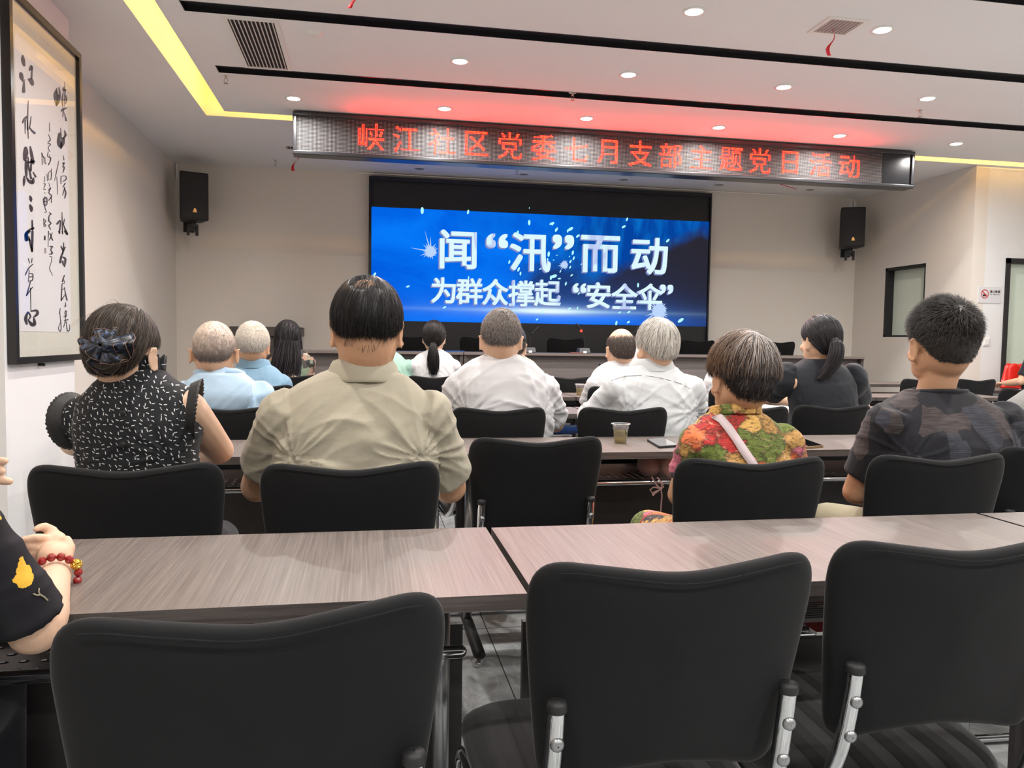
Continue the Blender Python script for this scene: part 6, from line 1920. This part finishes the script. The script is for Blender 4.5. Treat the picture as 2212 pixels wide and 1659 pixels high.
# ---- fifth row
def hair_long(h, near):
    make_hair(h, 111, 2600, 0.10, 0.0016, BK, WOMEN, 0.010, 0.004, whorl=(0.05, 0.3, 0.95), grav=0.5, seg=8, jit=0.08, cap_dark=0.85)
    HLL = [(0, -0.03), (100, 0.0), (110, 0.02), (130, 0.05), (180, 0.078)]
    c = BK
    make_hair(h, 112, 2600, 0.13, 0.0018, c, HLL, 0, 0.012, whorl=(0.05, 0.3, 0.95), grav=0.6, seg=7, jit=0.10, drop=(-0.40, 0.18))
    bundle(h, [(0.0, -0.085, -0.02), (-0.015, -0.115, -0.16), (-0.04, -0.12, -0.28), (-0.06, -0.115, -0.40)], [0.062, 0.078, 0.075, 0.04], 420, 0.0018, BK, 9, 0.004)
    bundle(h, [(0.05, -0.08, -0.02), (0.065, -0.105, -0.16), (0.06, -0.11, -0.28), (0.05, -0.105, -0.38)], [0.036, 0.045, 0.04, 0.02], 220, 0.0018, BK, 10, 0.004)
P11 = person('woman with long loose black hair in a leaf print blouse', 6.02,
    [(752, 602, 648), (762, 592, 664), (774, 584, 672), (792, 582, 676), (818, 584, 674), (850, 586, 672)],
    dict(x=622, top=690, w=54, ref=0.176, hair=0.011, dy=0.05, yaw=-4),
    [((592, 788, 6.02), (584, 826, 6.1), (610, 830, 6.4), 0.038), ((664, 782, 6.02), (672, 824, 6.1), (650, 830, 6.4), 0.038)],
    M['leafy'], hair_long, collar='crew', wr=(0.004, 0.6), sleeve=0.45, seed=17, neck_r=0.046, thick=0.9)
P12b = person('person in a mint green tee half hidden behind the khaki polo', 6.02,
    [(752, 788, 838), (760, 770, 858), (772, 756, 872), (788, 748, 884), (812, 746, 888), (845, 748, 886)],
    dict(x=812, top=692, w=50, ref=0.165, hair=0.006, dy=0.05),
    [((756, 790, 6.02), (746, 838, 6.1), (780, 838, 6.4), 0.044), ((878, 790, 6.02), (892, 836, 6.08), (860, 838, 6.4), 0.044)],
    M['mint'], cropped([lin(40, 38, 38), lin(70, 66, 64)], [3, 1], 129, n=2000), collar='crew', wr=(0.005, 0.7), sleeve=0.8, seed=18)
def hair_pony(h, near):
    make_hair(h, 141, 3000, 0.12, 0.0016, BLACK, WOMEN, 0.010, 0.002, whorl=(0.0, 0.85, 0.5), grav=0.3, seg=8, jit=0.05, cap_dark=0.9)
    bundle(h, [(0.0, -0.09, -0.035), (0.0, -0.125, -0.055), (0.002, -0.135, -0.13), (0.006, -0.13, -0.22), (0.0, -0.12, -0.33)], [0.014, 0.024, 0.04, 0.044, 0.012], 420, 0.0016, BLACK, 12, 0.004, frizz=0.008)
P14 = person('woman with a low black ponytail in a white tee, fifth row', 6.02,
    [(757, 924, 958), (763, 908, 972), (772, 896, 980), (788, 888, 986), (810, 888, 986), (845, 890, 984)],
    dict(x=938, top=691, w=50, ref=0.172, hair=0.010, dy=0.05, yaw=-8),
    [((896, 790, 6.02), (886, 836, 6.1), (910, 836, 6.4), 0.038), ((978, 790, 6.02), (990, 836, 6.1), (965, 836, 6.4), 0.038)],
    M['whitecloth'], hair_pony, collar='crew', skin=M['skinpale'], wr=(0.004, 0.7), sleeve=0.75, seed=19, neck_r=0.044, thick=0.9)
P16 = person('dark haired person in white between the bald head and the silver head', 6.02,
    [(758, 1378, 1420), (766, 1364, 1436), (778, 1352, 1446), (800, 1348, 1450), (845, 1350, 1448)],
    dict(x=1396, top=700, w=52, ref=0.170, hair=0.008, dy=0.05, yaw=30),
    [((1360, 795, 6.02), (1350, 838, 6.1), (1375, 838, 6.4), 0.04), ((1440, 795, 6.02), (1452, 838, 6.1), (1425, 838, 6.4), 0.04)],
    M['whitecloth'], cropped([lin(30, 28, 28), lin(56, 52, 50)], [3, 1], 161, n=2400, L=0.03), collar='shirt', wr=(0.004, 0.7), sleeve=0.75, seed=20)
P18 = person('person in a black tee writing at the right edge, only the arm in view', 5.9,
    [(752, 2262, 2312), (760, 2240, 2334), (772, 2222, 2352), (790, 2214, 2362), (820, 2212, 2364), (850, 2214, 2362)],
    dict(x=2288, top=690, w=52, ref=0.185, hair=0.008, dy=0.05, pitch=-10),
    [((2228, 786, 5.9), (2206, 824, 5.92), (2172, 828, 6.12), 0.042), ((2350, 790, 5.9), (2366, 836, 5.92), (2330, 836, 6.15), 0.042)],
    M['blackcloth'], cropped([lin(30, 28, 28), lin(56, 52, 50)], [3, 1], 181, n=2400, L=0.03), collar='crew', wr=(0.004, 0.7), sleeve=0.72, seed=21)
pw = [at_y(2164, 822, 6.14), at_y(2176, 829, 6.14)]
tag(MB().tube(pw, 0.004, 8).build('pen', M['white'], None, pw[0], True), 'white pen in the writing hand at the right edge', 'pen')

# ---- woman at the left edge with clasped hands on the nearest table
def flower_mat():
    m = NT('black_blouse_yellow_flowers')
    w = m.noise(34, 4, 0.65)[1]
    wv = m.n('ShaderNodeMix', data_type='VECTOR'); wv.inputs[0].default_value = 0.022
    m.l(m.co(), wv.inputs[4]); m.l(w, wv.inputs[5])
    tot = None
    for c, r in FLOWERS:
        d = m.n('ShaderNodeVectorMath', operation='DISTANCE', i_0=wv.outputs[1]); d.inputs[1].default_value = (c[0] + 0.011, c[1] + 0.011, c[2] + 0.011)
        k = m.math('LESS_THAN', d.outputs['Value'], r)
        tot = k if tot is None else m.math('MAXIMUM', tot, k)
    n = m.noise(60, 3)[0]
    m.base(m.mix(tot, srgb(32, 31, 36), m.mix(n, srgb(226, 160, 20), srgb(246, 206, 90))))
    return m.set(rough=0.6, spec=0.25).mat
Y0 = 1.02
org = (-0.70, Y0, 0.0)
PA = empty('person', org, 'woman in a black yellow flowered blouse at the left edge, red bead bracelet, hands clasped', 'person')
El, Wr = at_y(76, 1356, 1.10), at_y(119, 1242, 1.31)
Sh = at_y(-150, 1045, 1.00)
b = MB()
b.loft([ring(-0.74, Y0 + yy, z, hw, hd_) for z, hw, hd_, yy in ((0.50, 0.17, 0.12, 0.02), (0.62, 0.16, 0.115, 0.01), (0.80, 0.165, 0.105, 0.0), (0.95, 0.185, 0.095, 0.0), (1.03, 0.16, 0.08, 0.01), (1.07, 0.08, 0.06, 0.02), (1.10, 0.05, 0.05, 0.03))])
b.tube([(-0.74, Y0 + 0.03, 1.02), (-0.74, Y0 + 0.05, 1.19)], [0.05, 0.047], 18)
Mx = Matrix.Translation((-0.74, Y0 + 0.07, 1.22)) @ Matrix.Rotation(math.radians(-6), 4, 'X')
head_shells(b, Mx, 1.0)
b.tube([Sh, (Sh + El) / 2, El], [0.033, 0.033, 0.032], 16)
mid = El.lerp(Wr, 0.45)
b.tube([El, El.lerp(Wr, 0.2), mid, Wr.lerp(El, 0.15), Wr], [0.034, 0.036, 0.031, 0.0245, 0.0235], 18)
kn = at_y(117, 1168, 1.40)
def pt(px, py, Y): return at_y(px, py, Y)
b.ell(Wr.lerp(kn, 0.12), (0.023, 0.024, 0.020))
b.ell(pt(117, 1198, 1.37), (0.024, 0.026, 0.020), None, 18, 12)
b.ell(pt(115, 1172, 1.40), (0.022, 0.020, 0.020), None, 18, 12)
b.tube([pt(140, 1205, 1.37), pt(147, 1182, 1.385), pt(143, 1168, 1.39)], [0.012, 0.0115, 0.009], 12)
b.tube([pt(108, 1160, 1.40), pt(112, 1146, 1.405), pt(97, 1138, 1.40), pt(84, 1140, 1.395), pt(77, 1144, 1.39)], [0.011, 0.0098, 0.0076, 0.0066, 0.005], 12)
for (x0, y0, x1, y1, x2, y2, r) in ((100, 1164, 78, 1161, 48, 1166, 0.0068), (98, 1182, 64, 1180, 32, 1187, 0.0070), (98, 1199, 68, 1198, 42, 1204, 0.0068), (98, 1215, 76, 1214, 54, 1221, 0.0062)):
    b.tube([pt(x0, y0, 1.385), pt((x0 + x1) / 2, (y0 + y1) / 2 - 1, 1.375), pt(x1, y1, 1.37), pt((x1 + x2) / 2, (y1 + y2) / 2, 1.368), pt(x2, y2, 1.365)], [r * 1.05, r * 1.02, r, r * 0.92, r * 0.72], 12)
# her other arm, raised, fingertips at the picture edge
E2, W2 = Vector((-0.98, 1.14, 0.82)), pt(-138, 1040, 1.22)
S2 = Vector((-0.90, 1.03, 1.0))
b.tube([S2, E2], [0.046, 0.04], 14); b.tube([E2, E2.lerp(W2, 0.4), W2], [0.04, 0.037, 0.026], 14)
b.ell(pt(-92, 1024, 1.245), (0.034, 0.022, 0.032)); b.ell(pt(-115, 1030, 1.235), (0.03, 0.022, 0.026))
for y0, x2, y2, r in ((996, 10, 996, 0.0075), (1014, 4, 1018, 0.0075), (1032, 20, 1040, 0.0078), (1050, -12, 1062, 0.007)):
    b.tube([pt(-86, y0, 1.25), pt((x2 - 86) / 2, (y0 + y2) / 2 - 2, 1.255), pt(x2, y2, 1.25)], [r * 1.05, r, r * 0.78], 12)
for sx in (-1, 1): thigh_leg(b, -0.74, Y0 + 0.0, sx, 0.9, foot=True)
remesh(b, 'body', M['skinpale'], PA, org, 0.0032, 2)
M['nail'] = plain('nail', srgb(226, 178, 160), 0.3)
ey = MB()
for sx in (-1, 1): ey.ell(Mx @ Vector((sx * 0.030, 0.0735, 0.0)), [0.0115] * 3)
ey.build('eyes', M['white'], PA, org, True)
# blouse: body, close sleeve with a wide flared end
dirA = (El - Sh).normalized()
hemc = pt(40, 1318, 1.06)
t = MB()
t.loft([ring(-0.74, Y0 + yy, z, hw, hd_) for z, hw, hd_, yy in ((0.50, 0.19, 0.135, 0.02), (0.62, 0.178, 0.13, 0.01), (0.80, 0.182, 0.12, 0.0), (0.95, 0.20, 0.108, 0.0), (1.035, 0.17, 0.09, 0.01), (1.075, 0.09, 0.068, 0.02))])
t.tube([Sh + Vector((-0.05, 0, 0.0)), Sh, Sh.lerp(El, 0.45), Sh.lerp(El, 0.92)], [0.044, 0.042, 0.042, 0.045], 20, ends=False)
t.tube([S2, E2], [0.06, 0.066], 18, ends=False)
tb = remesh(t, 'blouse', M['blackcloth'], PA, org, 0.006, 4, wrinkles([], 0.004, 2.2))
FLOWERS = []
for x, y, r in ((56, 1250, 0.012), (58, 1265, 0.015), (48, 1283, 0.012), (2, 1128, 0.014), (4, 1142, 0.012)):
    q = on_surf(tb, x, y, 0.0)
    if q: FLOWERS.append((tuple(q - Vector(org)), r))
FLOWERS += [((-0.12, -0.1, 0.8), 0.03), ((0.05, -0.1, 0.9), 0.03), ((-0.05, -0.11, 0.68), 0.03)]
M['flowers'] = flower_mat()
tb.data.materials[0] = M['flowers']
stem = [on_surf(tb, x, y, 0.001) for x, y in ((72, 1283), (78, 1286), (86, 1285), (94, 1290), (101, 1297))]
stem = [p for p in stem if p]
if len(stem) > 2:
    sm_ = MB().tube(stem, 0.0011, 6)
    k = [p for p in [on_surf(tb, x, y, 0.001) for x, y in ((85, 1285), (82, 1278), (83, 1272))] if p]
    if len(k) > 2: sm_.tube(k, 0.001, 6)
    sm_.build('printed_stem', plain('stem_print', srgb(150, 140, 118), 0.7), PA, org, True)
l = MB()
for sx in (-1, 1): thigh_leg(l, -0.74, Y0, sx, 1.08)
l.ell((-0.74, Y0, 0.545), (0.17, 0.13, 0.075))
remesh(l, 'trousers', M['trousers'], PA, org, 0.011, 3)
for sx in (-1, 1):
    MB().tube([(-0.74 + sx * 0.105, Y0 + 0.36, 0.042), (-0.74 + sx * 0.105, Y0 + 0.42, 0.045), (-0.74 + sx * 0.115, Y0 + 0.55, 0.036)], [0.040, 0.041, 0.034], 14, flat=0.9).build('shoe', M['shoe'], PA, org, True)
h = Hair(); make_hair(h, 191, 3000, 0.06, 0.0009, BROWN, WOMEN, 0.010, 0.005, seg=6)
h.build('hair', PA, Mx, org)
# bracelet of beads round the wrist
bc = Wr.lerp(El, 0.06); ax = (Wr - El).normalized()
a_ = ax.cross(Vector((0, 0, 1))).normalized(); b_ = ax.cross(a_)
brc = MB(); lp = [bc + (a_ * math.cos(q) + b_ * math.sin(q)) * 0.0315 + ax * 0.006 * math.cos(q) for q in np.linspace(0, 2 * math.pi, 33)]
brc.tube(lp, 0.0012, 6, ends=False)
bro = brc.build('bracelet', plain('bracelet_cord', srgb(90, 30, 24), 0.6), PA, org, True)
tag(bro, 'bracelet of red agate beads with one gold bead')
redb = NT('red_agate'); redb.base((0.30, 0.012, 0.010, 1)).set(rough=0.08, coat=0.6, spec=0.6); M['agate'] = redb.mat
goldb = NT('gold_bead'); goldb.base((0.85, 0.55, 0.10, 1)).set(metal=1.0, rough=0.25); gn = goldb.n('ShaderNodeTexVoronoi', i_Vector=goldb.co(), i_Scale=320.0); goldb.bump(gn.outputs['Distance'], 0.9, 0.003); M['goldbead'] = goldb.mat
bm_ = MB().ell((0, 0, 0), (0.0066, 0.0066, 0.0066), None, 18, 12).mesh('bead', smooth=True, mats=[M['agate']])
bg_ = MB().ell((0, 0, 0), (0.0088, 0.0088, 0.0088), None, 18, 12).mesh('gold_bead', smooth=True, mats=[M['goldbead']])
NB = 16
tgt = pt(151, 1226, 1.31) - bc
g0 = math.atan2(tgt.dot(b_), tgt.dot(a_))
for k in range(NB):
    q = g0 + 2 * math.pi * k / NB
    p_ = bc + (a_ * math.cos(q) + b_ * math.sin(q)) * (0.0325 if k else 0.034) + ax * 0.006 * math.cos(q)
    new_obj('gold_bead' if k == 0 else 'bead', bg_ if k == 0 else bm_, bro, p_ - Vector(org))
chair(-0.74, 0.80, 'black fabric chair just outside the left edge under the woman with clasped hands')

chair(2.37, 2.17, 'black fabric chair just outside the right edge under the person in grey')
